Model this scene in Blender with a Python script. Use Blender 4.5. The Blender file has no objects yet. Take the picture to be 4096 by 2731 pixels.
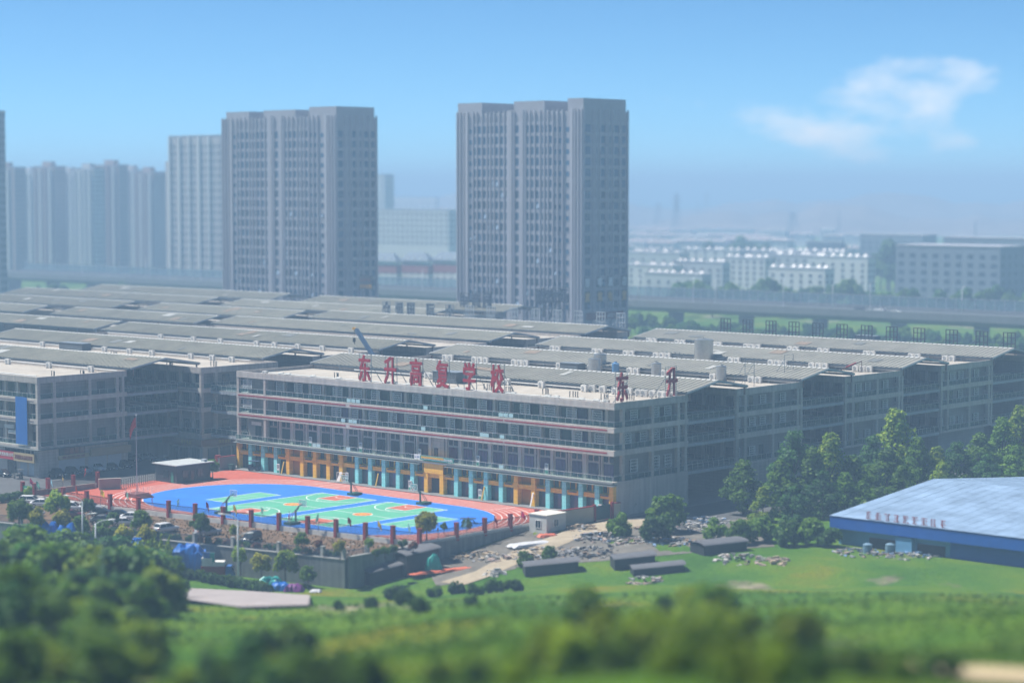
import bpy, bmesh, math, random
from mathutils import Vector, Matrix
R = math.radians
random.seed(7)
SC = bpy.context.scene
COL = SC.collection

# ------------------------------------------------------------------ camera
CU, CV, CH = 344.52, -296.16, 58.0
HEAD, PITCH = R(42.115), R(4.0214)
cd = bpy.data.cameras.new('camera'); cam = bpy.data.objects.new('camera', cd); COL.objects.link(cam)
cam.location = (CU, CV, CH); cam.rotation_euler = (R(90) - PITCH, 0, HEAD)
cd.sensor_width = 36; cd.lens = 36 * 8755 / 4096
cd.clip_start = 1; cd.clip_end = 60000
cd.dof.use_dof = True; cd.dof.focus_distance = 450; cd.dof.aperture_fstop = cd.lens / 1000 / 1.35; cd.dof.aperture_blades = 0
SC.camera = cam
# ------------------------------------------------------------------ world, sun
SUN_EL = R(58); SUN_DIR = Vector((-0.92, -0.39)).normalized()
w = bpy.data.worlds.new('World'); SC.world = w; w.use_nodes = True
nt = w.node_tree; nt.nodes.clear()
sky = nt.nodes.new('ShaderNodeTexSky'); sky.sky_type = 'NISHITA'; sky.sun_disc = False
sky.sun_elevation = SUN_EL; sky.sun_rotation = math.atan2(SUN_DIR.x, SUN_DIR.y)
sky.air_density = 0.4; sky.dust_density = 0.0; sky.ozone_density = 8.0; sky.altitude = 0
tint = nt.nodes.new('ShaderNodeMix'); tint.data_type = 'RGBA'; tint.blend_type = 'MULTIPLY'; tint.inputs[0].default_value = 1
tint.inputs[7].default_value = (0.88, 1.13, 1.04, 1)
nt.links.new(sky.outputs[0], tint.inputs[6])
# sparse fair-weather clouds, the same everywhere in the sky
tc = nt.nodes.new('ShaderNodeTexCoord')
mp = nt.nodes.new('ShaderNodeMapping'); mp.inputs['Scale'].default_value = (1, 1, 2.2); mp.inputs['Location'].default_value = (-3.101, -1.779, -3.021)
ns = nt.nodes.new('ShaderNodeTexNoise'); ns.inputs['Scale'].default_value = 8; ns.inputs['Detail'].default_value = 5; ns.inputs['Roughness'].default_value = 0.55
rp = nt.nodes.new('ShaderNodeValToRGB'); rp.color_ramp.elements[0].position = 0.63; rp.color_ramp.elements[1].position = 0.73
rp.color_ramp.elements[1].color = (0.85, 0.85, 0.85, 1)
cl = nt.nodes.new('ShaderNodeMix'); cl.data_type = 'RGBA'; cl.inputs[7].default_value = (7.5, 7.6, 7.8, 1)
bg = nt.nodes.new('ShaderNodeBackground'); bg.inputs[1].default_value = 0.067
out = nt.nodes.new('ShaderNodeOutputWorld')
nt.links.new(tc.outputs['Generated'], mp.inputs[0]); nt.links.new(mp.outputs[0], ns.inputs[0]); nt.links.new(ns.outputs[0], rp.inputs[0])
nt.links.new(rp.outputs[0], cl.inputs[0]); nt.links.new(tint.outputs[2], cl.inputs[6]); nt.links.new(cl.outputs[2], bg.inputs[0]); nt.links.new(bg.outputs[0], out.inputs[0])
sl = bpy.data.lights.new('sun', 'SUN'); sl.energy = 4.2; sl.angle = R(0.55); sl.color = (1.0, 0.965, 0.90)
so = bpy.data.objects.new('sun', sl); COL.objects.link(so); so.location = (0, 0, 300)
_sd = Vector((SUN_DIR.x * math.cos(SUN_EL), SUN_DIR.y * math.cos(SUN_EL), math.sin(SUN_EL)))
so.rotation_euler = _sd.to_track_quat('Z', 'Y').to_euler()
SC.view_settings.view_transform = 'Standard'; SC.view_settings.look = 'None'
SC.view_settings.exposure = 1.12; SC.view_settings.gamma = 1; SC.view_settings.use_curve_mapping = False
SC.render.engine = 'CYCLES'
SC.cycles.use_denoising = True; SC.cycles.max_bounces = 5; SC.cycles.diffuse_bounces = 2; SC.cycles.glossy_bounces = 2
SC.cycles.transmission_bounces = 3; SC.cycles.transparent_max_bounces = 12; SC.cycles.volume_bounces = 0
SC.cycles.use_adaptive_sampling = True; SC.cycles.adaptive_threshold = 0.02

# ------------------------------------------------------------------ photo pixel -> place
_F, _CX, _CY, _YH = 8755.0, 2048.0, 1365.5, 750.0
_cp, _sp = math.cos(PITCH), math.sin(PITCH); _ch, _sh = math.cos(HEAD), math.sin(HEAD)
def ray(x, y):
    a = (x - _CX) / _F; b = -(y - _CY) / _F
    yy = _cp + b * _sp; zz = -_sp + b * _cp
    return Vector((a * _ch - yy * _sh, a * _sh + yy * _ch, zz))
def gp(x, y, z=0.0):
    r = ray(x, y); t = (z - CH) / r.z
    return Vector((CU + r.x * t, CV + r.y * t, z))
def dp(x, d):
    "plan point at photo column x and depth d"
    a = (x - _CX) / _F
    return (CU + a * d * _ch - d * _sh, CV + a * d * _sh + d * _ch)
def depth(u, v): return -(u - CU) * _sh + (v - CV) * _ch
def zat(y, d): return CH + (_YH - y) / _F * d

# ------------------------------------------------------------------ materials
MATS = {}
def nodes(m):
    m.use_nodes = True; n = m.node_tree; b = n.nodes.get('Principled BSDF'); return n, b
def mat(name, col, rough=0.7, var=0.12, vscale=0.6, metal=0.0, tile=None, spec=0.4, stain=0.0, emit=0, bump=0, rand=0.0, streak=0.0):
    if name in MATS: return MATS[name]
    m = bpy.data.materials.new(name); MATS[name] = m; n, b = nodes(m); L = n.links
    b.inputs['Roughness'].default_value = rough; b.inputs['Metallic'].default_value = metal; b.inputs['Specular IOR Level'].default_value = spec
    geo = n.nodes.new('ShaderNodeNewGeometry')
    c = n.nodes.new('ShaderNodeRGB'); c.outputs[0].default_value = (*col, 1); cur = c.outputs[0]
    def mul(fac_sock, lo, hi, blend='MULTIPLY'):
        nonlocal cur
        r = n.nodes.new('ShaderNodeMapRange'); r.inputs[1].default_value = 0.25; r.inputs[2].default_value = 0.75; r.inputs[3].default_value = lo; r.inputs[4].default_value = hi
        L.new(fac_sock, r.inputs[0])
        v = n.nodes.new('ShaderNodeVectorMath'); v.operation = 'SCALE'; L.new(cur, v.inputs[0]); L.new(r.outputs[0], v.inputs['Scale']); cur = v.outputs[0]
    if var:
        t = n.nodes.new('ShaderNodeTexNoise'); t.inputs['Scale'].default_value = vscale; t.inputs['Detail'].default_value = 6; t.inputs['Roughness'].default_value = 0.65
        L.new(geo.outputs['Position'], t.inputs[0]); mul(t.outputs[0], 1 - var, 1 + var)
    if stain:
        t = n.nodes.new('ShaderNodeTexNoise'); t.inputs['Scale'].default_value = 0.16; t.inputs['Detail'].default_value = 8; t.inputs['Roughness'].default_value = 0.7
        L.new(geo.outputs['Position'], t.inputs[0]); mul(t.outputs[0], 1 - stain, 1 + stain * 0.5)
    if streak:
        mpp = n.nodes.new('ShaderNodeMapping'); mpp.inputs['Scale'].default_value = (1.3, 1.3, 0.07)
        t = n.nodes.new('ShaderNodeTexNoise'); t.inputs['Scale'].default_value = 1.1; t.inputs['Detail'].default_value = 5
        L.new(geo.outputs['Position'], mpp.inputs[0]); L.new(mpp.outputs[0], t.inputs[0]); mul(t.outputs[0], 1 - streak, 1 + streak * 0.4)
    if rand:
        oi = n.nodes.new('ShaderNodeObjectInfo')
        r = n.nodes.new('ShaderNodeMapRange'); r.inputs[3].default_value = 1 - rand; r.inputs[4].default_value = 1 + rand; L.new(oi.outputs['Random'], r.inputs[0])
        v = n.nodes.new('ShaderNodeVectorMath'); v.operation = 'SCALE'; L.new(cur, v.inputs[0]); L.new(r.outputs[0], v.inputs['Scale']); cur = v.outputs[0]
    if tile:
        sx = n.nodes.new('ShaderNodeSeparateXYZ'); L.new(geo.outputs['Position'], sx.inputs[0])
        ad = n.nodes.new('ShaderNodeMath'); ad.operation = 'ADD'; L.new(sx.outputs[0], ad.inputs[0]); L.new(sx.outputs[1], ad.inputs[1])
        cx = n.nodes.new('ShaderNodeCombineXYZ'); L.new(ad.outputs[0], cx.inputs[0]); L.new(sx.outputs[2], cx.inputs[1])
        br = n.nodes.new('ShaderNodeTexBrick'); br.offset = tile[2] if len(tile) > 2 else 0.0; br.squash = 1
        br.inputs['Scale'].default_value = 1; br.inputs['Brick Width'].default_value = tile[0]; br.inputs['Row Height'].default_value = tile[1]
        br.inputs['Mortar Size'].default_value = 0.022; br.inputs['Bias'].default_value = 0
        br.inputs['Color1'].default_value = (1, 1, 1, 1); br.inputs['Color2'].default_value = (0.9, 0.9, 0.9, 1); br.inputs['Mortar'].default_value = (0.6, 0.6, 0.6, 1)
        L.new(cx.outputs[0], br.inputs[0])
        mx = n.nodes.new('ShaderNodeMix'); mx.data_type = 'RGBA'; mx.blend_type = 'MULTIPLY'; mx.inputs[0].default_value = 1
        L.new(cur, mx.inputs[6]); L.new(br.outputs[0], mx.inputs[7]); cur = mx.outputs[2]
    L.new(cur, b.inputs['Base Color'])
    if bump:
        t = n.nodes.new('ShaderNodeTexNoise'); t.inputs['Scale'].default_value = 3; t.inputs['Detail'].default_value = 4; L.new(geo.outputs['Position'], t.inputs[0])
        bp = n.nodes.new('ShaderNodeBump'); bp.inputs['Strength'].default_value = bump; bp.inputs['Distance'].default_value = 0.2; L.new(t.outputs[0], bp.inputs['Height']); L.new(bp.outputs[0], b.inputs['Normal'])
    return m
def glassmat(name, col, rough=0.12, rand=0.5):
    m = mat(name, col, rough, var=0.3, vscale=0.35, spec=0.6, rand=rand); return m
def seethrough(name, col, fac):
    if name in MATS: return MATS[name]
    m = bpy.data.materials.new(name); MATS[name] = m; n, b = nodes(m); L = n.links
    b.inputs['Base Color'].default_value = (*col, 1); b.inputs['Roughness'].default_value = 0.15
    t = n.nodes.new('ShaderNodeBsdfTransparent'); t.inputs[0].default_value = (0.80, 0.92, 0.92, 1)
    mx = n.nodes.new('ShaderNodeMixShader'); mx.inputs[0].default_value = fac
    o = n.nodes['Material Output']; L.new(t.outputs[0], mx.inputs[1]); L.new(b.outputs[0], mx.inputs[2]); L.new(mx.outputs[0], o.inputs[0])
    return m
def leafmat(name, c1, c2, rand=0.25):
    if name in MATS: return MATS[name]
    m = bpy.data.materials.new(name); MATS[name] = m; n, b = nodes(m); L = n.links
    geo = n.nodes.new('ShaderNodeNewGeometry'); oi = n.nodes.new('ShaderNodeObjectInfo')
    t = n.nodes.new('ShaderNodeTexNoise'); t.inputs['Scale'].default_value = 0.9; t.inputs['Detail'].default_value = 3
    L.new(geo.outputs['Position'], t.inputs[0])
    wn = n.nodes.new('ShaderNodeMath'); wn.operation = 'ADD'
    r0 = n.nodes.new('ShaderNodeMapRange'); r0.inputs[3].default_value = -0.2; r0.inputs[4].default_value = 0.2; L.new(geo.outputs['Random Per Island'], r0.inputs[0])
    L.new(t.outputs[0], wn.inputs[0]); L.new(r0.outputs[0], wn.inputs[1])
    mr = n.nodes.new('ShaderNodeMapRange'); mr.inputs[1].default_value = 0.3; mr.inputs[2].default_value = 0.75; L.new(wn.outputs[0], mr.inputs[0])
    mx = n.nodes.new('ShaderNodeMix'); mx.data_type = 'RGBA'; mx.inputs[6].default_value = (*c1, 1); mx.inputs[7].default_value = (*c2, 1); L.new(mr.outputs[0], mx.inputs[0])
    r = n.nodes.new('ShaderNodeMapRange'); r.inputs[3].default_value = 1 - rand; r.inputs[4].default_value = 1 + rand; L.new(oi.outputs['Random'], r.inputs[0])
    v = n.nodes.new('ShaderNodeVectorMath'); v.operation = 'SCALE'; L.new(mx.outputs[2], v.inputs[0]); L.new(r.outputs[0], v.inputs['Scale'])
    L.new(v.outputs[0], b.inputs['Base Color']); b.inputs['Roughness'].default_value = 0.6; b.inputs['Specular IOR Level'].default_value = 0.25
    tr = n.nodes.new('ShaderNodeBsdfTranslucent'); L.new(v.outputs[0], tr.inputs[0])
    ms = n.nodes.new('ShaderNodeMixShader'); ms.inputs[0].default_value = 0.48
    L.new(b.outputs[0], ms.inputs[1]); L.new(tr.outputs[0], ms.inputs[2]); L.new(ms.outputs[0], n.nodes['Material Output'].inputs[0])
    return m

stone = mat('stone_tile', (0.50, 0.445, 0.40), 0.6, 0.10, 0.7, tile=(0.9, 0.62), streak=0.25, stain=0.12)
stone2 = mat('stone_plain', (0.54, 0.48, 0.43), 0.65, 0.12, 0.5, streak=0.25, stain=0.10)
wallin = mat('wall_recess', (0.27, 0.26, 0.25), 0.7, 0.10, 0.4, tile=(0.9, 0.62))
redband = mat('red_stripe', (0.30, 0.015, 0.02), 0.6, 0.1)
greyband = mat('grey_stripe', (0.20, 0.16, 0.16), 0.6, 0.1)
orange = mat('orange_tile', (0.90, 0.52, 0.05), 0.5, 0.10, 0.8, tile=(0.95, 0.7))
teal = mat('teal_tile', (0.30, 0.86, 0.86), 0.5, 0.08, 0.8, tile=(0.52, 0.8))
glass = glassmat('dark_glass', (0.025, 0.05, 0.065))
glassr = glassmat('curtained_glass', (0.06, 0.055, 0.12))
frame = mat('dark_frame', (0.03, 0.035, 0.04), 0.5, 0)
white = mat('white_paint', (0.75, 0.75, 0.74), 0.5, 0.06)
offw = mat('off_white', (0.64, 0.62, 0.58), 0.6, 0.12, 0.8)
roofc = mat('roof_screed', (0.40, 0.355, 0.30), 0.85, 0.10, 0.5, stain=0.28)
sheet = mat('canopy_sheet', (0.25, 0.24, 0.195), 0.65, 0.10, 0.4, stain=0.28, spec=0.2, rand=0.14)
sheet2 = mat('canopy_sheet_new', (0.255, 0.245, 0.21), 0.65, 0.10, 0.4, stain=0.25, spec=0.2, rand=0.12)
flash = mat('ridge_flashing', (0.50, 0.50, 0.48), 0.4, 0.1)
steel = mat('painted_steel', (0.17, 0.20, 0.23), 0.5, 0.15)
steell = mat('light_steel', (0.34, 0.37, 0.40), 0.45, 0.12)
rust = mat('rusty_steel', (0.16, 0.085, 0.06), 0.8, 0.25, 2)
balus = seethrough('balustrade_glass', (0.05, 0.11, 0.12), 0.22)
barr = seethrough('barrier_sheet', (0.20, 0.27, 0.33), 0.42)
rail = mat('handrail', (0.45, 0.46, 0.47), 0.35, 0)
redl = mat('red_letter', (0.40, 0.008, 0.018), 0.45, 0.15, 1.2)
darkl = mat('dark_letter', (0.035, 0.05, 0.08), 0.6, 0.1)
asphalt = mat('asphalt', (0.075, 0.075, 0.078), 0.85, 0.15, 0.5, stain=0.25)
pave = mat('pavement', (0.17, 0.17, 0.17), 0.85, 0.12, 0.5, stain=0.2)
trackm = mat('track_red', (0.40, 0.080, 0.045), 0.85, 0.10, 0.7, stain=0.2)
bluem = mat('court_blue', (0.010, 0.150, 0.56), 0.75, 0.10, 0.9, stain=0.22)
greenm = mat('court_green', (0.08, 0.34, 0.22), 0.75, 0.10, 0.9, stain=0.2)
keym = mat('key_red', (0.40, 0.10, 0.055), 0.7, 0.05)
linem = mat('line_paint', (0.80, 0.80, 0.80), 0.7, 0.10, 1.5)
dirtm = mat('bare_dirt', (0.125, 0.072, 0.036), 0.95, 0.3, 0.8, stain=0.35, bump=0.5)
sandm = mat('pale_dirt', (0.33, 0.27, 0.19), 0.95, 0.2, 0.6, stain=0.25, bump=0.4)
conc = mat('concrete_wall', (0.20, 0.215, 0.215), 0.85, 0.15, 0.5, streak=0.35)
fred = mat('pillar_red', (0.22, 0.012, 0.014), 0.6, 0.12, 1.5)
bark = mat('bark', (0.10, 0.075, 0.055), 0.9, 0.25, 3)
black = mat('black_metal', (0.02, 0.02, 0.022), 0.5, 0)
tyre = mat('tyre_rubber', (0.018, 0.018, 0.018), 0.8, 0)
alu = mat('alloy', (0.5, 0.5, 0.52), 0.3, 0, metal=0.6)

# ------------------------------------------------------------------ mesh builder
class MB:
    def __init__(s): s.v = []; s.f = []; s.m = []
    def quad(s, a, b, c, d, m=0):
        i = len(s.v); s.v += [tuple(a), tuple(b), tuple(c), tuple(d)]; s.f.append((i, i + 1, i + 2, i + 3)); s.m.append(m); return s
    def tri(s, a, b, c, m=0):
        i = len(s.v); s.v += [tuple(a), tuple(b), tuple(c)]; s.f.append((i, i + 1, i + 2)); s.m.append(m); return s
    def poly(s, pts, m=0):
        i = len(s.v); s.v += [tuple(p) for p in pts]; s.f.append(tuple(range(i, i + len(pts)))); s.m.append(m); return s
    def hexa(s, p, m=0):
        i = len(s.v); s.v += [tuple(q) for q in p]
        for f in ((0, 3, 2, 1), (4, 5, 6, 7), (0, 1, 5, 4), (1, 2, 6, 5), (2, 3, 7, 6), (3, 0, 4, 7)):
            s.f.append(tuple(i + k for k in f)); s.m.append(m)
        return s
    def box(s, x0, x1, y0, y1, z0, z1, m=0):
        return s.hexa([(x0, y0, z0), (x1, y0, z0), (x1, y1, z0), (x0, y1, z0), (x0, y0, z1), (x1, y0, z1), (x1, y1, z1), (x0, y1, z1)], m)
    def beam(s, p, q, w=0.1, h=None, m=0):
        p = Vector(p); q = Vector(q); h = h or w; d = (q - p)
        if d.length < 1e-6: return s
        d.normalize(); up = Vector((0, 0, 1)) if abs(d.z) < 0.95 else Vector((1, 0, 0))
        a = d.cross(up).normalized() * (w / 2); b = a.cross(d).normalized() * (h / 2)
        return s.hexa([p - a - b, p + a - b, p + a + b, p - a + b, q - a - b, q + a - b, q + a + b, q - a + b], m)
    def tube(s, p, q, r0=0.1, r1=None, n=8, m=0, cap=True):
        p = Vector(p); q = Vector(q); r1 = r0 if r1 is None else r1; d = (q - p).normalized()
        up = Vector((0, 0, 1)) if abs(d.z) < 0.95 else Vector((1, 0, 0)); a = d.cross(up).normalized(); b = a.cross(d)
        i = len(s.v)
        for k in range(n):
            t = 2 * math.pi * k / n; o = a * math.cos(t) + b * math.sin(t); s.v.append(tuple(p + o * r0)); s.v.append(tuple(q + o * r1))
        for k in range(n):
            j = (k + 1) % n; s.f.append((i + 2 * k, i + 2 * j, i + 2 * j + 1, i + 2 * k + 1)); s.m.append(m)
        if cap:
            s.f.append(tuple(i + 2 * k for k in range(n))[::-1]); s.m.append(m); s.f.append(tuple(i + 2 * k + 1 for k in range(n))); s.m.append(m)
        return s
    def path(s, pts, r, n=6, m=0):
        for a, b in zip(pts, pts[1:]): s.tube(a, b, r, r, n, m)
        return s
    def ball(s, c, r, n=8, k=5, m=0, sz=1.0):
        i = len(s.v)
        for a in range(k + 1):
            t = math.pi * a / k
            for b in range(n):
                p = 2 * math.pi * b / n; s.v.append((c[0] + r * math.sin(t) * math.cos(p), c[1] + r * math.sin(t) * math.sin(p), c[2] + r * sz * math.cos(t)))
        for a in range(k):
            for b in range(n):
                c2 = (b + 1) % n; s.f.append((i + a * n + b, i + (a + 1) * n + b, i + (a + 1) * n + c2, i + a * n + c2)); s.m.append(m)
        return s
    def mesh(s, mats, name='m', smooth=False):
        me = bpy.data.meshes.new(name); me.from_pydata(s.v, [], s.f)
        for mm in (mats if isinstance(mats, (list, tuple)) else [mats]):
            if mm: me.materials.append(mm)
        if any(s.m): me.polygons.foreach_set('material_index', s.m)
        if smooth: me.polygons.foreach_set('use_smooth', [True] * len(s.f))
        me.update(); return me
def obj(name, me, parent=None, loc=(0, 0, 0), rz=0.0, sc=None):
    o = bpy.data.objects.new(name, me); COL.objects.link(o); o.location = loc
    if rz: o.rotation_euler = (0, 0, rz)
    if sc is not None: o.scale = sc if isinstance(sc, (tuple, list)) else (sc, sc, sc)
    if parent: o.parent = parent
    return o
def tag(o, label, cat=None, group=None, kind=None):
    o['label'] = label
    if cat: o['category'] = cat
    if group: o['group'] = group
    if kind: o['kind'] = kind
    return o
def thing(name, label, cat, loc=(0, 0, 0), rz=0.0, group=None, sc=None):
    return tag(obj(name, None, None, loc, rz, sc), label, cat, group)
def struct(name, me, label, cat): return tag(obj(name, me), label, cat, kind='structure')
def part(name, mb, mats, parent, loc=(0, 0, 0), rz=0.0, smooth=False): return obj(name, mb.mesh(mats, name, smooth), parent, loc, rz)
def copy_tree(o, parent=None):
    c = o.copy(); COL.objects.link(c)
    if parent: c.parent = parent
    for ch in list(o.children): copy_tree(ch, c)
    return c
_ub = {}
def ubox(m):
    "shared unit box, x,y centred, z from 0"
    if m.name not in _ub: _ub[m.name] = MB().box(-.5, .5, -.5, .5, 0, 1).mesh(m, 'unit_' + m.name)
    return _ub[m.name]
def bpart(name, m, parent, x0, x1, y0, y1, z0, z1):
    return obj(name, ubox(m), parent, ((x0 + x1) / 2, (y0 + y1) / 2, z0), 0, (x1 - x0, y1 - y0, z1 - z0))

# ------------------------------------------------------------------ lettering (built-in font turned into mesh)
_tx = {}
def text_mesh(s, m, bold=0.0, ext=0.05, key=None):
    k = (s, m.name, bold, ext)
    if k in _tx: return _tx[k]
    cu = bpy.data.curves.new('t', 'FONT'); cu.body = s; cu.extrude = ext; cu.offset = 0; cu.resolution_u = 2; cu.size = 1; cu.align_x = 'CENTER'; cu.align_y = 'CENTER'
    o = bpy.data.objects.new('t', cu); COL.objects.link(o); bpy.context.view_layer.update()
    me = bpy.data.meshes.new_from_object(o.evaluated_get(bpy.context.evaluated_depsgraph_get()))
    bpy.data.objects.remove(o); bpy.data.curves.remove(cu)
    # centre on its own bounds and normalise height to 1
    xs = [v.co.x for v in me.vertices]; ys = [v.co.y for v in me.vertices]
    if xs:
        cx, cy, h = (min(xs) + max(xs)) / 2, (min(ys) + max(ys)) / 2, max(ys) - min(ys)
        for v in me.vertices: v.co = ((v.co.x - cx) / h, (v.co.y - cy) / h, v.co.z)
        me['w'] = (max(xs) - min(xs)) / h
    if bold:                                   # heavier strokes: the glyph repeated a little to each side
        V0 = [tuple(v.co) for v in me.vertices]; F0 = [tuple(p.vertices) for p in me.polygons]; V1, F1 = [], []; wv = me.get('w', 1)
        for q, (ox, oy) in enumerate(((-1, -1), (1, -1), (1, 1), (-1, 1), (0, 0))):
            n0 = len(V1); V1 += [(x + ox * bold, y + oy * bold, z * (1 + .04 * q)) for x, y, z in V0]; F1 += [tuple(i + n0 for i in f) for f in F0]
        me = bpy.data.meshes.new('lettering'); me.from_pydata(V1, [], F1); me.update(); me['w'] = wv + 2 * bold
    me.materials.clear(); me.materials.append(m); _tx[k] = me; return me
def letters(name, s, m, parent, loc, h, face='front', bold=0.0, ext=0.05, width=None):
    me = text_mesh(s, m, bold, ext); o = obj(name, me, parent, loc)
    o.rotation_euler = (R(90), 0, 0 if face == 'front' else R(90)); sx = h
    if width and me.get('w'): sx = width / me['w']
    o.scale = (sx, h, 1); return o
for ch in '东升高复学校': text_mesh(ch, redl, 0.022, 0.12)

# ================================================================== THE SETTING
def lerp(a, b, t): t = max(0, min(1, t)); return a + (b - a) * t
def wall_v(u): return -72 + (u - 46) * 0.194            # line of the front retaining wall
def fence_v(u): return -54.6 + (u - 28.6) * 0.127 if u > 28.6 else -54.6 - (28.6 - u) * 0.03
def zt(u, v):
    "height of the land"
    if u < 91:
        base = 0.0 if v > wall_v(u) + 7 else -4.5
    else:
        base = lerp(-4.5, 0.0, (v + 60) / 42) if v > -60 else -4.5
    if base < -0.001 or u > 91:
        d = depth(u, v)
        lat = (u - CU) * _ch + (v - CV) * _sh
        s = 338 - d + 5 * math.sin(lat * 0.05) + 3 * math.sin(lat * 0.13 + 1)
        hill = -4.5 + 0.165 * s + (0.9 * math.sin(u * 0.09) * math.cos(v * 0.11) if s > 0 else 0) * min(1, max(0, s) / 25)
        hill = min(hill, 55)
        base = max(base - 0.04, hill)
    return base - 0.05
def hit(x, y):
    "where the view ray through photo pixel x, y meets the land"
    r = ray(x, y); t = 60.0
    while t < 5000:
        p = Vector((CU, CV, CH)) + r * t
        if p.z <= zt(p.x, p.y): return Vector((p.x, p.y, zt(p.x, p.y)))
        t += 1.0
    return p
def axis(lo, f0, f1, hi, step):
    a = []; x = f0
    while x <= f1: a.append(x); x += step
    g = step; x = f0; pre = []
    while x > lo: g *= 1.45; x -= g; pre.append(x)
    g = step; x = a[-1]; post = []
    while x < hi: g *= 1.45; x += g; post.append(x)
    return pre[::-1] + a + post
us = axis(-14000, -80, 370, 9000, 3.0); vs = axis(-3000, -330, 30, 15000, 3.0)
gm = MB(); W = len(us)
for v in vs:
    for u in us: gm.v.append((u, v, zt(u, v)))
for j in range(len(vs) - 1):
    for i in range(W - 1): gm.f.append((j * W + i, j * W + i + 1, (j + 1) * W + i + 1, (j + 1) * W + i)); gm.m.append(0)
def ground_mat():
    m = bpy.data.materials.new('land'); n, b = nodes(m); L = n.links
    geo = n.nodes.new('ShaderNodeNewGeometry')
    def noise(sc, det=6):
        t = n.nodes.new('ShaderNodeTexNoise'); t.inputs['Scale'].default_value = sc; t.inputs['Detail'].default_value = det; t.inputs['Roughness'].default_value = 0.6; L.new(geo.outputs['Position'], t.inputs[0]); return t.outputs[0]
    def ramp(s, stops):
        r = n.nodes.new('ShaderNodeValToRGB'); e = r.color_ramp.elements
        while len(e) < len(stops): e.new(0.5)
        for k, (p, c) in enumerate(stops): e[k].position = p; e[k].color = (*c, 1)
        L.new(s, r.inputs[0]); return r.outputs[0]
    grass = ramp(noise(0.055, 8), [(0.28, (0.026, 0.080, 0.008)), (0.44, (0.052, 0.125, 0.009)), (0.57, (0.085, 0.150, 0.008)), (0.68, (0.145, 0.145, 0.010))])
    fine = noise(1.6, 8)
    mul = n.nodes.new('ShaderNodeMapRange'); mul.inputs[1].default_value = 0.3; mul.inputs[2].default_value = 0.7; mul.inputs[3].default_value = 0.75; mul.inputs[4].default_value = 1.2; L.new(fine, mul.inputs[0])
    sc = n.nodes.new('ShaderNodeVectorMath'); sc.operation = 'SCALE'; L.new(grass, sc.inputs[0]); L.new(mul.outputs[0], sc.inputs['Scale'])
    dirt = ramp(noise(0.22, 8), [(0.35, (0.11, 0.085, 0.06)), (0.62, (0.30, 0.25, 0.18))])
    msk = noise(0.035, 4); mm = n.nodes.new('ShaderNodeMapRange'); mm.inputs[1].default_value = 0.60; mm.inputs[2].default_value = 0.68; L.new(msk, mm.inputs[0])
    mx = n.nodes.new('ShaderNodeMix'); mx.data_type = 'RGBA'; L.new(mm.outputs[0], mx.inputs[0]); L.new(sc.outputs[0], mx.inputs[6]); L.new(dirt, mx.inputs[7])
    L.new(mx.outputs[2], b.inputs['Base Color']); b.inputs['Roughness'].default_value = 0.95; b.inputs['Specular IOR Level'].default_value = 0.1
    bp = n.nodes.new('ShaderNodeBump'); bp.inputs['Strength'].default_value = 0.8; bp.inputs['Distance'].default_value = 0.5; L.new(fine, bp.inputs['Height']); L.new(bp.outputs[0], b.inputs['Normal'])
    return m
landm = ground_mat()
struct('ground', gm.mesh(landm, 'ground', True), 'green hillside and open land stretching to the horizon', 'ground')

def sheetpoly(name, pts, z, m, label, cat): return struct(name, MB().poly([(p[0], p[1], z) for p in pts]).mesh(m, name), label, cat)
# asphalt street on the left, pavement under the market, dirt lot, sports ground
sheetpoly('street', [(-260, -146), (2, wall_v(2) + .3), (2, -2), (-10, 0), (-10, 260), (-330, 260)], 0.0, asphalt, 'grey asphalt street beside the left market block', 'street')
sheetpoly('market_pavement', [(-9.9, 0), (103, 0.0), (103, 170), (-9.9, 260)], -0.01, pave, 'grey paving under and between the market blocks', 'pavement')
sheetpoly('dirt_lot', [(2.1, wall_v(2.1) + .3), (97.6, wall_v(97.6) + .3), (97.6, fence_v(97.6)), (28.6, fence_v(28.6)), (2.1, fence_v(2.1))], 0.004, dirtm, 'bare brown dirt lot used for parking outside the fence', 'dirt')
def in_yard(u, v): return u > 2.3 and u < 97.6 and v < -0.9 and v > fence_v(u) + 0.2
sheetpoly('running_track', [(2.2, fence_v(2.2)), (28.6, fence_v(28.6)), (97.7, fence_v(97.7)), (97.7, -6.5), (103, -1.2), (0.5, -1.2), (2.2, -13)], 0.012, trackm, 'brick red running track around the blue sports ground', 'track')
OC, OR, OA, OB = -27.3, 18.9, 34.0, 72.0
def oval(r, n=40):
    p = [(OA + r * math.cos(t), OC + r * math.sin(t)) for t in [math.pi / 2 + math.pi * k / n for k in range(n + 1)]]
    p += [(OB + r * math.cos(t), OC + r * math.sin(t)) for t in [-math.pi / 2 + math.pi * k / n for k in range(n + 1)]]
    return p
sheetpoly('sports_ground', oval(OR), 0.018, bluem, 'bright blue oval sports ground', 'sports ground')
def line_strip(mb, pts, w, z, closed=False, clip=None):
    q = pts + [pts[0]] if closed else pts
    for a, b in zip(q, q[1:]):
        if clip and not (clip(*a) and clip(*b)): continue
        dx, dy = b[0] - a[0], b[1] - a[1]; l = math.hypot(dx, dy)
        if l < 1e-5: continue
        nx, ny = -dy / l * w / 2, dx / l * w / 2
        mb.quad((a[0] + nx, a[1] + ny, z), (a[0] - nx, a[1] - ny, z), (b[0] - nx, b[1] - ny, z), (b[0] + nx, b[1] + ny, z))
trk = bpy.data.objects['running_track']
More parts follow.
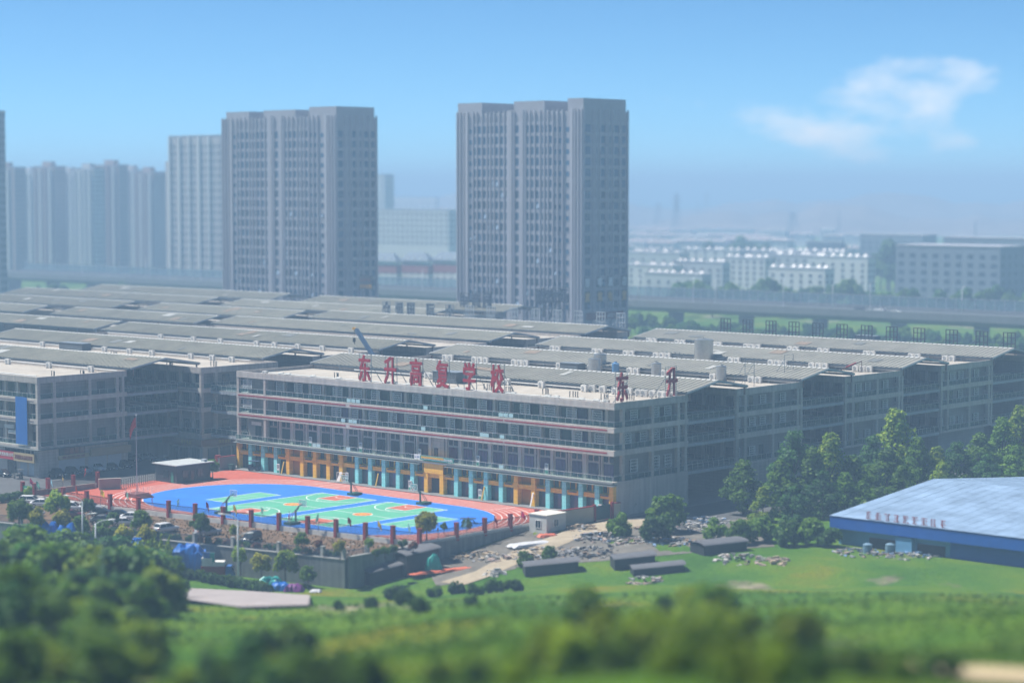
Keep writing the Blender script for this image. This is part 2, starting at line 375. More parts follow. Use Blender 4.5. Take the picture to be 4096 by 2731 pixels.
def dense(pts, st=1.5):
    o = []
    for a, b in zip(pts, pts[1:] + pts[:1]):
        n = max(1, int(math.hypot(b[0] - a[0], b[1] - a[1]) / st))
        o += [(a[0] + (b[0] - a[0]) * k / n, a[1] + (b[1] - a[1]) * k / n) for k in range(n)]
    return o
for k in range(7):
    mb = MB(); line_strip(mb, dense(oval(OR + 0.12 + k * 1.08, 60)), 0.125, 0.024, True, in_yard); part('lane_line', mb, linem, trk)
mb = MB()
for u in (24, 30, 33, 36, 41, 79, 84): line_strip(mb, [(u, -8.2), (u + .6, -1.6)], 0.10, 0.0245)
for t in (0.9, 0.5, 1.25):
    for k in range(6):
        r = OR + 0.7 + k * 1.08; line_strip(mb, [(OB + r * math.cos(t), OC + r * math.sin(t)), (OB + (r + .6) * math.cos(t + .012), OC + (r + .6) * math.sin(t + .012))], 0.1, 0.0247)
part('start_mark', mb, linem, trk)
def rect(u0, u1, v0, v1): return [(u0, v0), (u1, v0), (u1, v1), (u0, v1)]
def court(uc, label):
    u0, u1, v0, v1 = uc - 7.5, uc + 7.5, -41.3, -13.3
    c = sheetpoly('basketball_court', rect(u0, u1, v0, v1), 0.026, greenm, label, 'basketball court')
    for s, vb in ((1, v0), (-1, v1)):
        mb = MB().poly([(uc - 2.45, vb, .031), (uc + 2.45, vb, .031), (uc + 2.45, vb + s * 5.8, .031), (uc - 2.45, vb + s * 5.8, .031)][::s]); part('key', mb, keym, c)
    mb = MB(); z = 0.036; w = 0.16
    line_strip(mb, rect(u0, u1, v0, v1), w, z, True); line_strip(mb, [(u0, (v0 + v1) / 2), (u1, (v0 + v1) / 2)], w, z)
    for s, vb in ((1, v0), (-1, v1)):
        line_strip(mb, [(uc - 2.45, vb), (uc - 2.45, vb + s * 5.8), (uc + 2.45, vb + s * 5.8), (uc + 2.45, vb)], w, z)
        line_strip(mb, [(uc + 1.8 * math.cos(t), vb + s * (5.8 + 1.8 * math.sin(t))) for t in [math.pi * k / 16 for k in range(17)]], w, z)
        line_strip(mb, [(uc + 1.25 * math.cos(t), vb + s * (1.57 + 1.25 * math.sin(t))) for t in [math.pi * k / 12 for k in range(13)]], w, z)
        line_strip(mb, [(uc - 6.6, vb), (uc - 6.6, vb + s * 2.99)] + [(uc - 6.75 * math.cos(t), vb + s * (1.57 + 6.75 * math.sin(t))) for t in [0.22 + (math.pi - .44) * k / 24 for k in range(25)]] + [(uc + 6.6, vb + s * 2.99), (uc + 6.6, vb)], w, z)
    part('court_lines', mb, linem, c)
    vc = (v0 + v1) / 2; circ = lambda r, n=28: [(uc + r * math.cos(2 * math.pi * k / n), vc + r * math.sin(2 * math.pi * k / n)) for k in range(n)]
    part('centre_circle', MB().poly([(p[0], p[1], .040) for p in circ(1.8)]), mat('circle_red', (0.5, 0.12, 0.04), 0.7, 0.05), c)
    mb = MB(); yl = mat('circle_yellow', (0.65, 0.40, 0.05), 0.7, 0.05)
    line_strip(mb, circ(1.55), 0.14, 0.044, True)
    for k in range(5):
        a = 2 * math.pi * k / 5; p = lambda r, t: (uc + r * math.cos(t), vc + r * math.sin(t), .044)
        mb.poly([p(0.25, a - .5), p(0.7, a - .35), p(1.25, a), p(0.7, a + .35), p(0.25, a + .5)])
    part('centre_emblem', mb, yl, c)
    mb = MB(); line_strip(mb, circ(1.8), 0.1, 0.0445, True); part('circle_line', mb, linem, c)
court(47.3, 'left green basketball court with red keys'); court(65.6, 'right green basketball court with red keys')
def badminton(u0, v0, label):
    c = sheetpoly('badminton_court', rect(u0, u0 + 6.2, v0, v0 + 13.6), 0.026, greenm, label, 'badminton court'); mb = MB(); z = 0.031
    line_strip(mb, rect(u0 + .08, u0 + 6.12, v0 + .08, v0 + 13.52), .08, z, True)
    for x in (u0 + .55, u0 + 5.65, u0 + 3.1): line_strip(mb, [(x, v0), (x, v0 + 13.6)], .07, z + .001 * (x > u0 + 3))
    for y in (v0 + .85, v0 + 4.8, v0 + 6.8, v0 + 8.8, v0 + 12.75): line_strip(mb, [(u0, y), (u0 + 6.2, y)], .07, z + .003)
    part('court_lines', mb, linem, c)
badminton(30.5, -34.2, 'left green badminton court near the flagpole'); badminton(76.0, -33.5, 'right green badminton court near the table tennis table')
# kerb and footpath along the school front
kb = struct('footpath', MB().box(0, 101.5, -1.9, 0.75, 0, 0.13).mesh(pave, 'footpath'), 'grey raised footpath along the school front', 'footpath')

# ================================================================== MARKET BLOCKS
Z2, Z3, Z4, ZP, ZT, ZD = 6.0, 11.25, 15.3, 18.95, 20.2, 19.5
SLABS = [(5.75, 6.15), (10.75, 11.7), (14.85, 15.75)]
_wc = {}
def win_mesh(w, h, g, fr, n=2, dp=0.08, t=0.06):
    k = (w, h, g.name, fr.name, n)
    if k in _wc: return _wc[k]
    mb = MB()
    for x0, x1, z0, z1 in [(-w / 2, -w / 2 + t, 0, h), (w / 2 - t, w / 2, 0, h), (-w / 2 + t, w / 2 - t, 0, t), (-w / 2 + t, w / 2 - t, h - t, h)]: mb.box(x0, x1, -dp, 0, z0, z1)
    for i in range(1, n): x = -w / 2 + w * i / n; mb.box(x - t / 2, x + t / 2, -dp + .01, 0, t, h - t)
    a = mb.mesh(fr, 'window_frame'); b = MB().box(-w / 2 + t / 2, w / 2 - t / 2, -dp * .5, -0.005, t / 2, h - t / 2).mesh(g, 'pane'); _wc[k] = (a, b); return a, b
def window(parent, loc, w, h, face='front', g=None, fr=None, n=2, name='window', pane=True):
    a, b = win_mesh(w, h, g or glass, fr or frame, n); o = obj(name, a, parent, loc, 0 if face == 'front' else R(90))
    obj('pane', b, o); return o
def balustrade(parent, p, q, z, h=1.05, step=1.6):
    "glass strip with posts and a handrail from plan point p to q"
    p = Vector((*p, z)); q = Vector((*q, z)); d = q - p; L = d.length; d.normalize(); nrm = Vector((-d.y, d.x, 0)) * 0.01
    part('balustrade', MB().hexa([p - nrm + Vector((0, 0, .08)), q - nrm + Vector((0, 0, .08)), q + nrm + Vector((0, 0, .08)), p + nrm + Vector((0, 0, .08)), p - nrm + Vector((0, 0, h - .06)), q - nrm + Vector((0, 0, h - .06)), q + nrm + Vector((0, 0, h - .06)), p + nrm + Vector((0, 0, h - .06))]), balus, parent)
    mb = MB().beam(p + Vector((0, 0, h)), q + Vector((0, 0, h)), 0.06, 0.06); n = max(1, int(L / step))
    for k in range(n + 1): c = p + d * (L * k / n); mb.beam(c, c + Vector((0, 0, h)), 0.05)
    part('handrail', mb, rail, parent)
def shell(root, u0, u1, v0, v1, recess_f=1.6, recess_s=1.5, base=0.0, roofm=None, core=True):
    "core walls, slabs, parapet and roof deck; coordinates local to root"
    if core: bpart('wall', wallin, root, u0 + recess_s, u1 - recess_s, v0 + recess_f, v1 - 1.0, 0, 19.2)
    for z0, z1 in SLABS: bpart('slab', stone2, root, u0, u1, v0, v1, z0, z1)
    bpart('roof_deck', roofm or roofc, root, u0 + .3, u1 - .3, v0 + .3, v1 - .3, ZP + .2, ZD)
    part('parapet', MB().box(u0, u1, v0, v0 + .3, ZP, ZT).box(u0, u1, v1 - .3, v1, ZP, ZT).box(u0, u0 + .3, v0 + .3, v1 - .3, ZP, ZT).box(u1 - .3, u1, v0 + .3, v1 - .3, ZP, ZT).box(u0 + .3, u1 - .3, v0 + .3, v1 - .3, ZP, ZP + .15), stone, root)
grm_c = {}
def grille_mesh(w, h):
    if (w, h) in grm_c: return grm_c[(w, h)]
    mb = MB(); t = .065
    for x in (-w / 2, w / 2): mb.box(x - t, x + t, -.2, -.14, 0, h)
    for z in (0, h * .25, h * .5, h * .75, h): mb.box(-w / 2, w / 2, -.19, -.15, z - t * .7, z + t * .7)
    n = int(w / .16)
    for k in range(1, n): x = -w / 2 + w * k / n; mb.box(x - .014, x + .014, -.175, -.16, 0, h)
    for x in (-w / 2, w / 2):
        for z in (0, h): mb.box(x - .03, x + .03, -.14, 0.02, z - .03, z + .03)
    grm_c[(w, h)] = mb.mesh(mat('grille_white', (0.62, 0.64, 0.64), 0.5, 0), 'window_grille'); return grm_c[(w, h)]

# ---------------------------------------------------------------- the school
S = thing('school_building', 'four-storey school with orange and teal ground floor behind the sports ground', 'school')
SU1, SV1 = 101.0, 21.4
shell(S, 0, SU1, 0, SV1, recess_f=1.9)
# slab edge stripes
for (z0) in (11.12, 15.17):
    for a, b in ((.5, 32.6), (33.8, 74.6), (74.9, 99.4)): bpart('stripe', redband, S, a, b, -.045, 0.05, z0, z0 + .26)
for v in (-0.03,):
    for z0, z1 in SLABS[1:]: bpart('drip_edge', stone2, S, .0, SU1, v, 0.0, z0, z0 + .14)
# parapet facing panels on the front, each a slab of stone
pmesh = MB().box(-.565, .565, -.04, 0, 0, .59).mesh(stone2, 'panel')
for k in range(88):
    for r in range(2): obj('panel', pmesh, S, (.6 + k * 1.148, 0, ZP + .03 + r * .62))
tmesh = MB().box(0, .035, -.48, .48, 0, .66).mesh(stone2, 'tile')
bpart('ground_wall', stone2, S, SU1 - 1.6, SU1, .7, SV1, 0, 5.75)
for k in range(21):
    for r in range(8): obj('tile', tmesh, S, (SU1, 1.2 + k * .975, .06 + r * .71))
# corner bay columns
for u in (0.0, 8.3):
    for z0, z1 in ((6.15, 10.75), (11.7, 14.85), (15.75, ZP)): bpart('column', stone, S, u, u + .65, 0.02, .65, z0, z1)
for vv in (2.7, 11.0, 18.6, 20.7):
    for z0, z1 in ((6.15, 10.75), (11.7, 14.85), (15.75, ZP)): bpart('column', stone, S, SU1 - .7, SU1 - .02, vv - .35, vv + .35, z0, z1)
# floors three and four
rnd = random.Random(3)
for fl, z0 in ((3, 11.7), (4, 15.75)):
    balustrade(S, (8.95, .1), (SU1 - .1, .1), z0); balustrade(S, (.65, .1), (8.3, .1), z0)
    for a, b in ((.1, 2.35), (3.05, 10.65), (11.35, 18.25), (18.95, 20.35)): balustrade(S, (SU1 - .12, a), (SU1 - .12, b), z0)
    for k in range(23):
        u = 10.9 + k * 3.87
        window(S, (u, 1.88, z0 + .05), 2.3, 2.65, g=glassr if rnd.random() < .25 else glass, n=3, name='door')
        bpart('pilaster', stone2, S, u + 1.55, u + 2.2, 1.62, 1.9, z0, z0 + 3.1)
    n = 16 if fl == 4 else 17
    for k in range(n):
        u = 10.3 + k * (89.5 / n) + (2.2 if fl == 3 else 1.6) + rnd.uniform(-.3, .3)
        if u > 99: continue
        obj('window_grille', grille_mesh(2.3 if k % 5 != 3 else 2.6, 1.75), S, (u, 1.55, z0 + .95))
        window(S, (u, 1.80, z0 + .95), 1.9, 1.6, g=glassmat('pale_curtain_glass', (0.12, 0.13, 0.17)) if k % 3 else glass, n=2)
    obj('window_grille', grille_mesh(2.6, 1.75), S, (3.0, .5, z0 + 1.0))
    for vv in (6.8, 13.0, 16.6) if fl == 4 else (5.0, 9.6, 13.2, 16.9, 19.7):
        g = obj('window_grille', grille_mesh(2.0 if vv < 19 else 1.6, 1.75), S, (SU1 - 1.2, vv, z0 + .95), R(90))
        window(S, (SU1 - 1.42, vv, z0 + .95), 1.7, 1.6, 'side')
    for vv in (4.4, 8.4, 15.0): window(S, (SU1 - 1.44, vv, z0 + .05), 1.2, 2.5, 'side', name='door')
# second floor
PIL = [4.2, 8.1, 12.0, 15.7, 19.9, 23.7, 27.6, 31.3, 35.8, 39.5, 43.3, 47.2, 51.1, 54.8, 58.9, 62.7, 66.5, 70.3, 74.1, 77.8, 82.1, 85.6, 89.5, 93.4, 97.2, 100.5]
PT = 'TTTOOOOOTTTTTOOTTTTOOTTTTO'
bpart('second_floor_wall', stone, S, 9.0, 99.3, 1.2, 1.95, 6.15, 10.75)
balustrade(S, (.1, -.35), (52.8, -.35), 6.15, 1.05); balustrade(S, (52.8, -.35), (SU1 - .1, -.35), 6.15, 1.05)
for a, b in ((.1, 2.35), (3.05, 10.65), (11.35, 18.25), (18.95, 20.35)): balustrade(S, (SU1 - .12, a), (SU1 - .12, b), 6.15)
pipe_m = MB().tube((0, -.12, 6.2), (0, -.12, 10.7), .07, n=6).mesh(black, 'drain_pipe')
for i in range(1, len(PIL) - 1):
    a, b = PIL[i], PIL[i + 1]; c = (a + b) / 2
    bpart('pilaster', stone2, S, a - .35, a + .35, .98, 1.2, 6.15, 10.75)
    if i % 2 == 0: obj('drain_pipe', pipe_m, S, (a - .1, 1.0, 0))
    if i == 13:
        window(S, (c - .6, 1.2, 6.2), 1.0, 2.4, name='door', n=1); continue
    window(S, (c, 1.2, 6.2), 2.3, 2.9, g=glassr if c > 58 else glass, n=3, name='door')
    for s in (-.65, .65): window(S, (c + s, 1.2, 9.45), .95, .95, n=1)
for vv in (6.9, 13.2, 16.8):
    obj('window_grille', grille_mesh(2.0, 2.3), S, (SU1 - 1.2, vv, 7.3), R(90)); window(S, (SU1 - 1.42, vv, 7.3), 1.7, 2.1, 'side')
window(S, (4.6, 1.9, 6.2), 1.8, 2.8, n=2, name='door'); bpart('sign_panel', offw, S, 3.2, 6.2, 1.2, 1.3, 9.2, 9.9)
# ground floor: pilasters, beams, doors, windows, awning
bpart('ground_floor_wall', orange, S, 0.0, SU1 - 1.7, .95, 1.95, 0.13, 5.75)
bpart('pilaster', orange, S, .02, .75, -.15, .95, 0.13, 5.4)
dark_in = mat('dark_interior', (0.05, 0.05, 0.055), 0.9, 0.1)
board = mat('awning_board', (0.09, 0.085, 0.09), 0.6, 0.1)
for i, u in enumerate(PIL):
    mt = teal if PT[i] == 'T' else orange
    bpart('pilaster', mt, S, u - .5, min(u + .5, SU1 - .05), -.15, .95, 0.13, 5.4)
edges = [0.0] + PIL
for i in range(len(edges) - 1):
    a, b = edges[i] + .5, edges[i + 1] - .5; c = (a + b) / 2
    bpart('beam', orange, S, a, b, .1, .95, 3.05, 3.85)
    if i in (4, 14, 20):                     # stair openings
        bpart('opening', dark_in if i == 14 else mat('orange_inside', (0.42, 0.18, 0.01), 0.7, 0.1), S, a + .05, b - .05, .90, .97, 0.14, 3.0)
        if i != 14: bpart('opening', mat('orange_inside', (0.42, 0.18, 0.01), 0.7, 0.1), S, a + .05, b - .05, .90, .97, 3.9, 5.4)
    else:
        window(S, (c, .95, .15), b - a - .1, 2.85, g=glassr if (i > 8 and i % 3) else glass, n=3, name='door')
        for s in (-1, 1): window(S, (c + s * (b - a) * .25, .95, 4.0), (b - a) * .36, 1.4, n=2)
    if i % 2 == 1: bpart('sign_board', board, S, c - .9, c + .8, -.15, .1, 3.55, 3.75)
bpart('entrance_fascia', orange, S, 54.3, 59.4, -.2, .72, 3.9, 6.7); bpart('entrance_cap', mat('orange_cap', (0.66, 0.36, 0.03), 0.5, 0.1), S, 53.9, 59.8, -.5, .75, 6.7, 7.05)
for a, b in ((-.4, 53.6), (60.1, 101.4)): part('awning', MB().hexa([(a, -.8, 5.44), (b, -.8, 5.44), (b, .45, 5.6), (a, .45, 5.6), (a, -.8, 5.5), (b, -.8, 5.5), (b, .45, 5.72), (a, .45, 5.72)]), mat('awning_grey', (0.10, 0.115, 0.12), 0.7, 0.15), S)
bpart('fascia', mat('grey_fascia', (.20, .21, .21), .7, .15), S, 0, SU1, -.45, 0.0, 5.78, 6.12)

# ---------------------------------------------------------------- generic market blocks
def block(name, label, u0, u1, v0, v1, front=None, side=None, base_side=True, roofm=None, group=None):
    r = thing(name, label, 'market building', (u0, v0, 0), group=group); U, V = u1 - u0, v1 - v0
    shell(r, 0, U, 0, V, roofm=roofm)
    FL = ((6.15, 10.75), (11.7, 14.85), (15.75, ZP))
    if side:
        for vv in side:
            for z0, z1 in FL: bpart('column', stone, r, U - .7, U - .02, vv - .35, vv + .35, z0, z1)
        cols = sorted(side)
        for z0, z1 in FL:
            for a, b in zip([-.3] + cols, cols + [V + .3]):
                if b - a > 1.6: balustrade(r, (U - .12, a + .4), (U - .12, b - .4), z0)
    if front:
        ua, ub, pitch = front
        for z0, z1 in FL:
            balustrade(r, (ua, .1), (U - .1, .1), z0)
            k = U - 2.6
            while k > ua:
                window(r, (k, 1.58, z0 + .05), 2.0, 2.7, name='door', n=3); bpart('pilaster', stone2, r, k - 2.1, k - 1.45, 1.3, 1.6, z0, z1); k -= pitch
        for z0 in (11.12, 15.17): bpart('stripe', greyband, r, ua, U - 1.2, -.04, .05, z0, z0 + .22)
    return r
rr = random.Random(11)
ROWS = [(36.2, 58.0), (72.8, 94.6), (109.4, 131.2)]
names = ['second market block from the school along the right side', 'third market block back from the school, behind the conifers', 'fourth market block back, at the right edge of the picture']
RB = []
for i, (v0, v1) in enumerate(ROWS):
    b = block('market_block', names[i], 0, 101, v0, v1, front=(70, 101, 4.5), side=[.4, 3.0, 12.0, 20.2, 21.4]); RB.append(b)
    for z0 in (6.15, 11.7, 15.75):
        for vv in (1.7, 6.6, 10.0, 16.6):
            if rr.random() < .75:
                window(b, (101 - 1.48, vv, z0 + .9), 1.6, 1.6, 'side'); obj('window_grille', grille_mesh(1.9, 1.75), b, (101 - 1.25, vv, z0 + .85), R(90))
            else: window(b, (101 - 1.48, vv, z0 + .05), 1.3, 2.6, 'side', name='door')
    if i == 0: bpart('ground_wall', stone, b, 99.4, 101, 0, 21.8, 0, 5.75)
back = block('market_block', 'narrow rear market block carrying the tall sign frames', 0, 101, 145.8, 150.2)
LROWS = [(-36.8, -14.4), (0.4, 22.0), (37, 58), (73.4, 94.6), (110, 131.2), (146, 151)]
lab = ['left market block with the big blue sheet on its front', 'left market block set back behind the parked cars', 'third left market block under the canopies', 'fourth left market block under the canopies', 'fifth left market block under the canopies', 'rear left market block carrying dark sign letters']
LB = []
for i, (v0, v1) in enumerate(LROWS):
    u1 = [-17.8, -11.8, -17, -17, -18, -18][i]
    b = block('market_block', lab[i], -119, u1, v0, v1, front=((119 + u1 - 24), 0, 4.2) if i < 2 else None, side=[.4, 4.2, 13.0, 20.0, 21.4] if i < 2 else [.4, 10.5, 21]); LB.append(b)
    U = u1 + 119
    for z0 in (6.15, 11.7, 15.75):
        for vv in ((16.8,) if i == 0 else (8.0, 15.0)): window(b, (U - 1.48, vv, z0 + .05), 2.0, 2.5, 'side', name='door')
for i, (ua, ub, v0, v1) in enumerate([(-190, -123, 73, 95), (-190, -123, 108, 127), (-190, -123, 141, 160), (-190, -100, 174, 193), (-310, -207, 108, 127), (-310, -207, 141, 160), (-310, -207, 175, 194)]):
    block('market_block', ['far market block left of the fourth row', 'far market block left of the fifth row', 'far market block with red roof edge behind the canopies', 'far market block in front of the right tower', 'leftmost far market block nearest the viewer', 'leftmost far market block in the middle', 'leftmost far market block by the overpass'][i], ua, ub, v0, v1)
# ground floor of the front-left block
b = LB[0]; U = 119 - 17.8
bpart('corner_wall', stone, b, U - 1.4, U, 0, 22.4, 0, 5.75); bpart('front_wall', stone2, b, U - 26, U - 1.4, .5, 1.7, 0, 5.75)
shut = mat('roller_shutter', (0.44, 0.47, 0.50), 0.5, 0.1)
def shutter(parent, loc, w, h, face):
    mb = MB(); n = 14
    for k in range(n): mb.box(-w / 2, w / 2, -.06 if k % 2 else -.03, 0, h * k / n, h * (k + 1) / n)
    return obj('roller_shutter', mb.mesh(shut, 'shutter'), parent, loc, 0 if face == 'front' else R(90))
beige = mat('beige_board', (0.42, 0.32, 0.17), 0.6, 0.08)
for vv, ww in ((8.2, 6.4), (14.6, 4.6), (19.0, 3.4)): shutter(b, (U, vv, .1), ww, 3.0, 'side')
for uu in (U - 2.6, U - 5.6): shutter(b, (uu, .5, .1), 2.2, 2.9, 'front')
window(b, (U - 9.6, .5, .1), 3.0, 3.0, name='door', n=2)
for uu in (U - 2.2, U - 4.0, U - 6.0, U - 7.4): window(b, (uu, .5, 4.1), 1.2, 1.2, n=1)
window(b, (U - 10, .5, 4.1), 3.8, 1.3, n=2)
for vv in (5.6, 6.9, 8.2, 9.5, 10.8): window(b, (U + .02, vv, 4.1), 1.25, 1.4, 'side', n=1)
bpart('awning', mat('awning_grey', (0.2, 0.2, 0.2)), b, U - 26, U + .9, -.9, 0, 5.55, 5.68); bpart('awning', MATS['awning_grey'], b, U, U + .9, 0.003, 22.4, 5.55, 5.68)
# ground floor of the set-back left block
b = LB[1]; U = 119 - 11.8
bpart('ground_wall', stone2, b, U - 26, U - .2, .4, 1.7, 0, 5.75); bpart('ground_wall', stone2, b, U - 1.6, U - .2, 1.703, 21, 0, 5.75)
brown = mat('brown_board', (0.22, 0.11, 0.05), 0.6, 0.1)
for uu in (U - 2.5, U - 6.2, U - 9.6): window(b, (uu, .4, .1), 2.6, 2.9, name='door', n=3)
for vv in (3.2, 6.6, 10.0): window(b, (U - .18, vv, .1), 2.8, 2.9, 'side', name='door', n=3)
bpart('fascia_board', brown, b, U - 12, U + .9, -.9, -.5, 3.6, 5.0); bpart('fascia_board', brown, b, U + .5, U + .9, -.497, 12, 3.6, 5.0)
bpart('fascia_board', mat('teal_board', (0.05, 0.14, 0.16)), b, U - 18, U - 12.05, -.9, -.5, 3.6, 5.0)
yl2 = mat('yellow_letter', (0.5, 0.38, 0.05), 0.5, 0)
letters('lettering', '荣华食府', yl2, b, (U - 4, -.93, 4.3), .8, 'front', .01, .02); letters('lettering', '荣华食府', yl2, b, (U + .93, 5.5, 4.3), .8, 'side', .01, .02)

# ---------------------------------------------------------------- link bridges
def bridge(label, u0, u1, v0, v1, along):
    r = thing('link_bridge', label, 'walkway', (u0, v0, 0), group='walkways between the market blocks'); U, V = u1 - u0, v1 - v0
    for z in (6.0, 11.1, 15.2):
        bpart('deck', pave, r, 0, U, 0, V, z, z + .18); mb = MB()
        if along == 'v':
            for x in (0, U): mb.box(x - .08, x + .08, .02, V - .02, z - .55, z - .003)
            n = int(V / .95)
            for k in range(n): mb.box(U + .08, U + .14, .3 + k * .95, .36 + k * .95, z - .55, z - .01)
            part('girder', mb, steell, r); balustrade(r, (U - .05, 0.1), (U - .05, V - .1), z + .18); balustrade(r, (.05, 0.1), (.05, V - .1), z + .18)
        else:
            for y in (0, V): mb.box(.02, U - .02, y - .08, y + .08, z - .55, z - .003)
            n = int(U / .95)
            for k in range(n): mb.box(.3 + k * .95, .36 + k * .95, -.14, -.08, z - .55, z - .01)
            part('girder', mb, steell, r); balustrade(r, (0.1, .05), (U - .1, .05), z + .18); balustrade(r, (0.1, V - .05), (U - .1, V - .05), z + .18)
bridge('three-level walkway joining the school side to the second block', 98.0, 100.7, 21.45, 36.15, 'v')
bridge('three-level walkway joining the second and third right blocks', 98.0, 100.7, 58.05, 72.75, 'v')
bridge('three-level walkway joining the third and fourth right blocks', 98.0, 100.7, 94.65, 109.35, 'v')
bridge('three-level walkway joining the fourth right block to the rear block', 98.0, 100.7, 131.25, 145.75, 'v')
bridge('three-level walkway joining the two left blocks', -22.0, -19.4, -14.35, .35, 'v')
bridge('three-level walkway joining the set-back left block to the school', -11.75, -.05, 3.0, 5.6, 'u')
bridge('three-level walkway between the second row blocks', -16.9, -.05, 40, 42.6, 'u')

# ---------------------------------------------------------------- gabled canopies over the market streets
CRND = random.Random(64); PATCH1 = mat('patch_rusty', (.20, .15, .11), .8, .25, 1.0); PATCH2 = mat('patch_pale', (.34, .34, .32), .6, .15, 1.0); PATCH3 = mat('patch_dark', (.13, .135, .13), .7, .2, 1.0)
def canopy(label, u0, u1, vr, hw=9.3, zr=22.3, ze=20.75, m=None, over=0.6):
    r = thing('gabled_canopy', label, 'canopy roof', (u0, vr, ZD), group='sheet canopies over the market streets'); L = u1 - u0; zr -= ZD; ze -= ZD; m = m or sheet
    for s in (-1, 1):
        mb = MB(); n = int(L / 1.2); st = L / n; nrm = 0.13
        prof = [(0, 0), (.62, 0), (.70, nrm), (.92, nrm)]
        xs = []
        for k in range(n):
            for f, h in prof: xs.append(((k + f) * st, h))
        xs.append((L, 0))
        for x, h in xs: mb.v.append((x, s * hw, ze + h)); mb.v.append((x, 0, zr + h))
        for k in range(len(xs) - 1):
            i = 2 * k; mb.f.append((i, i + 2, i + 3, i + 1) if s < 0 else (i, i + 1, i + 3, i + 2)); mb.m.append(0)
        part('roof_sheet', mb, m, r)
        for q in range(4):
            x = CRND.uniform(4, L - 8); f0 = CRND.uniform(.1, .6); f1 = f0 + CRND.uniform(.15, .35); wd = CRND.choice((1.2, 2.4, 3.6))
            pz = lambda f: ze + (zr - ze) * f + .16
            mq = MB().quad((x, s * hw * (1 - f0), pz(f0)), (x + wd, s * hw * (1 - f0), pz(f0)), (x + wd, s * hw * (1 - f1), pz(f1)), (x, s * hw * (1 - f1), pz(f1)))
            part('roof_patch', mq, CRND.choice((PATCH1, PATCH2, PATCH3)), r)
    part('ridge_cap', MB().hexa([(0, -.45, zr - .02), (L, -.45, zr - .02), (L, .45, zr - .02), (0, .45, zr - .02), (0, -.06, zr + .12), (L, -.06, zr + .12), (L, .06, zr + .12), (0, .06, zr + .12)]), flash, r)
    for s in (-1, 1): bpart('eave_beam', steel, r, 0, L, s * (hw - .35) - .1, s * (hw - .35) + .1, ze - .42, ze - .06)
    n = round(L / 8.6)
    for k in range(n + 1):
        x = min(max(.15, L * k / n), L - .15)
        for s in (-1, 1): bpart('post', steell if k % 3 else rust, r, x - .13, x + .13, s * (hw - .85) - .13, s * (hw - .85) + .13, -.45 if True else 0, ze - .2)
    for x in (0.0, L):
        mb = MB()
        for s in (-1, 1): mb.beam((x, s * hw, ze - .15), (x, 0, zr - .15), .22, .34)
        part('gable_beam', mb, steell, r)
    for k in range(1, n):
        mb = MB(); x = L * k / n
        for s in (-1, 1): mb.beam((x, s * (hw - .4), ze - .2), (x, 0, zr - .2), .15, .25)
        part('rafter', mb, steel, r)
    return r
for i, vr in enumerate((29.6, 65.9, 102.2, 139.2)): canopy(['light grey canopy right behind the school roof', 'light grey canopy second behind the school', 'light grey canopy third behind the school', 'light grey canopy fourth behind the school, below the empty sign frames'][i], .3, 101.6, vr, m=sheet2)
for i, vr in enumerate((-5.2, 30.8, 66.8, 104.2, 140.4)): canopy(['beige grey canopy nearest at the left, over the parked cars', 'beige grey canopy second from the front at left', 'beige grey canopy third from the front at left', 'beige grey canopy fourth from the front at left, above the crane', 'beige grey canopy below the dark sign letters'][i], -121, -16.5, vr)
for i, (ua, ub, vr) in enumerate([(-191, -125, 67.5), (-191, -125, 101.5), (-191, -125, 134), (-191, -100, 167), (-188, -98, 198.5)]): canopy(['far canopy left of the third row', 'far canopy left of the fourth row', 'far canopy left of the fifth row', 'far canopy behind the red roof edge', 'farthest canopy in front of the right tower'][i], ua, ub, vr)
for i, (ua, ub, vr) in enumerate([(-310, -204, 101), (-310, -204, 134), (-310, -204, 168), (-310, -206, 201.5)]): canopy(['far left canopy, first of the distant column', 'far left canopy, second of the distant column', 'far left canopy, third of the distant column', 'farthest left canopy beside the overpass'][i], ua, ub, vr)

# ================================================================== TOWERS AND FAR BUILDINGS
twall = mat('tower_wall', (0.33, 0.325, 0.355), 0.7, 0.06, 0.2, tile=(1.2, 0.6, 0.5))
tfin = mat('tower_fin', (0.38, 0.37, 0.40), 0.7, 0.06, 0.2)
tglass = glassmat('tower_glass', (0.03, 0.075, 0.14), 0.25, 0.45); tglass.node_tree.nodes['Principled BSDF'].inputs['Specular IOR Level'].default_value = 0.25
tsash = mat('sash', (0.18, 0.24, 0.32), 0.9, 0, spec=0.05)
_tw = {}
def twin(w, h, opened=False, g=None, fr=None):
    k = (round(w, 2), round(h, 2), opened, (g or tglass).name)
    if k in _tw: return _tw[k]
    mb = MB().box(-w / 2, w / 2, -.04, .1, 0, h, 0); t = .07
    for x in (-w / 2, w / 2, 0.0) if w > 1.6 else (-w / 2, w / 2): mb.box(x - t / 2, x + t / 2, -.1, -.041, 0, h, 1)
    for z in (0, h): mb.box(-w / 2, w / 2, -.12, -.042, z - t / 2, z + t / 2, 1)
    if opened: mb.quad((-w * .1, -.1, h * .75), (w * .4, -.1, h * .75), (w * .4, -.75, h * .15), (-w * .1, -.75, h * .15), 2)
    _tw[k] = mb.mesh([g or tglass, fr or tfin, tsash], 'window'); return _tw[k]
FC = [(.112, 1.2, .6), (.15, 1.0, 1), (.187, 2.0, 1), (.233, 2.0, 1), (.262, .8, 1), (.294, .8, 1), (.329, 2.0, 1), (.372, 2.0, 1), (.405, .8, 1), (.493, 2.8, 1), (.575, 1.0, 1), (.612, 2.0, 1), (.655, 2.0, 1), (.694, .8, 1), (.722, .8, 1), (.753, 2.0, 1), (.795, 1.2, .65), (.829, 1.2, .65), (.884, 1.3, .6)]
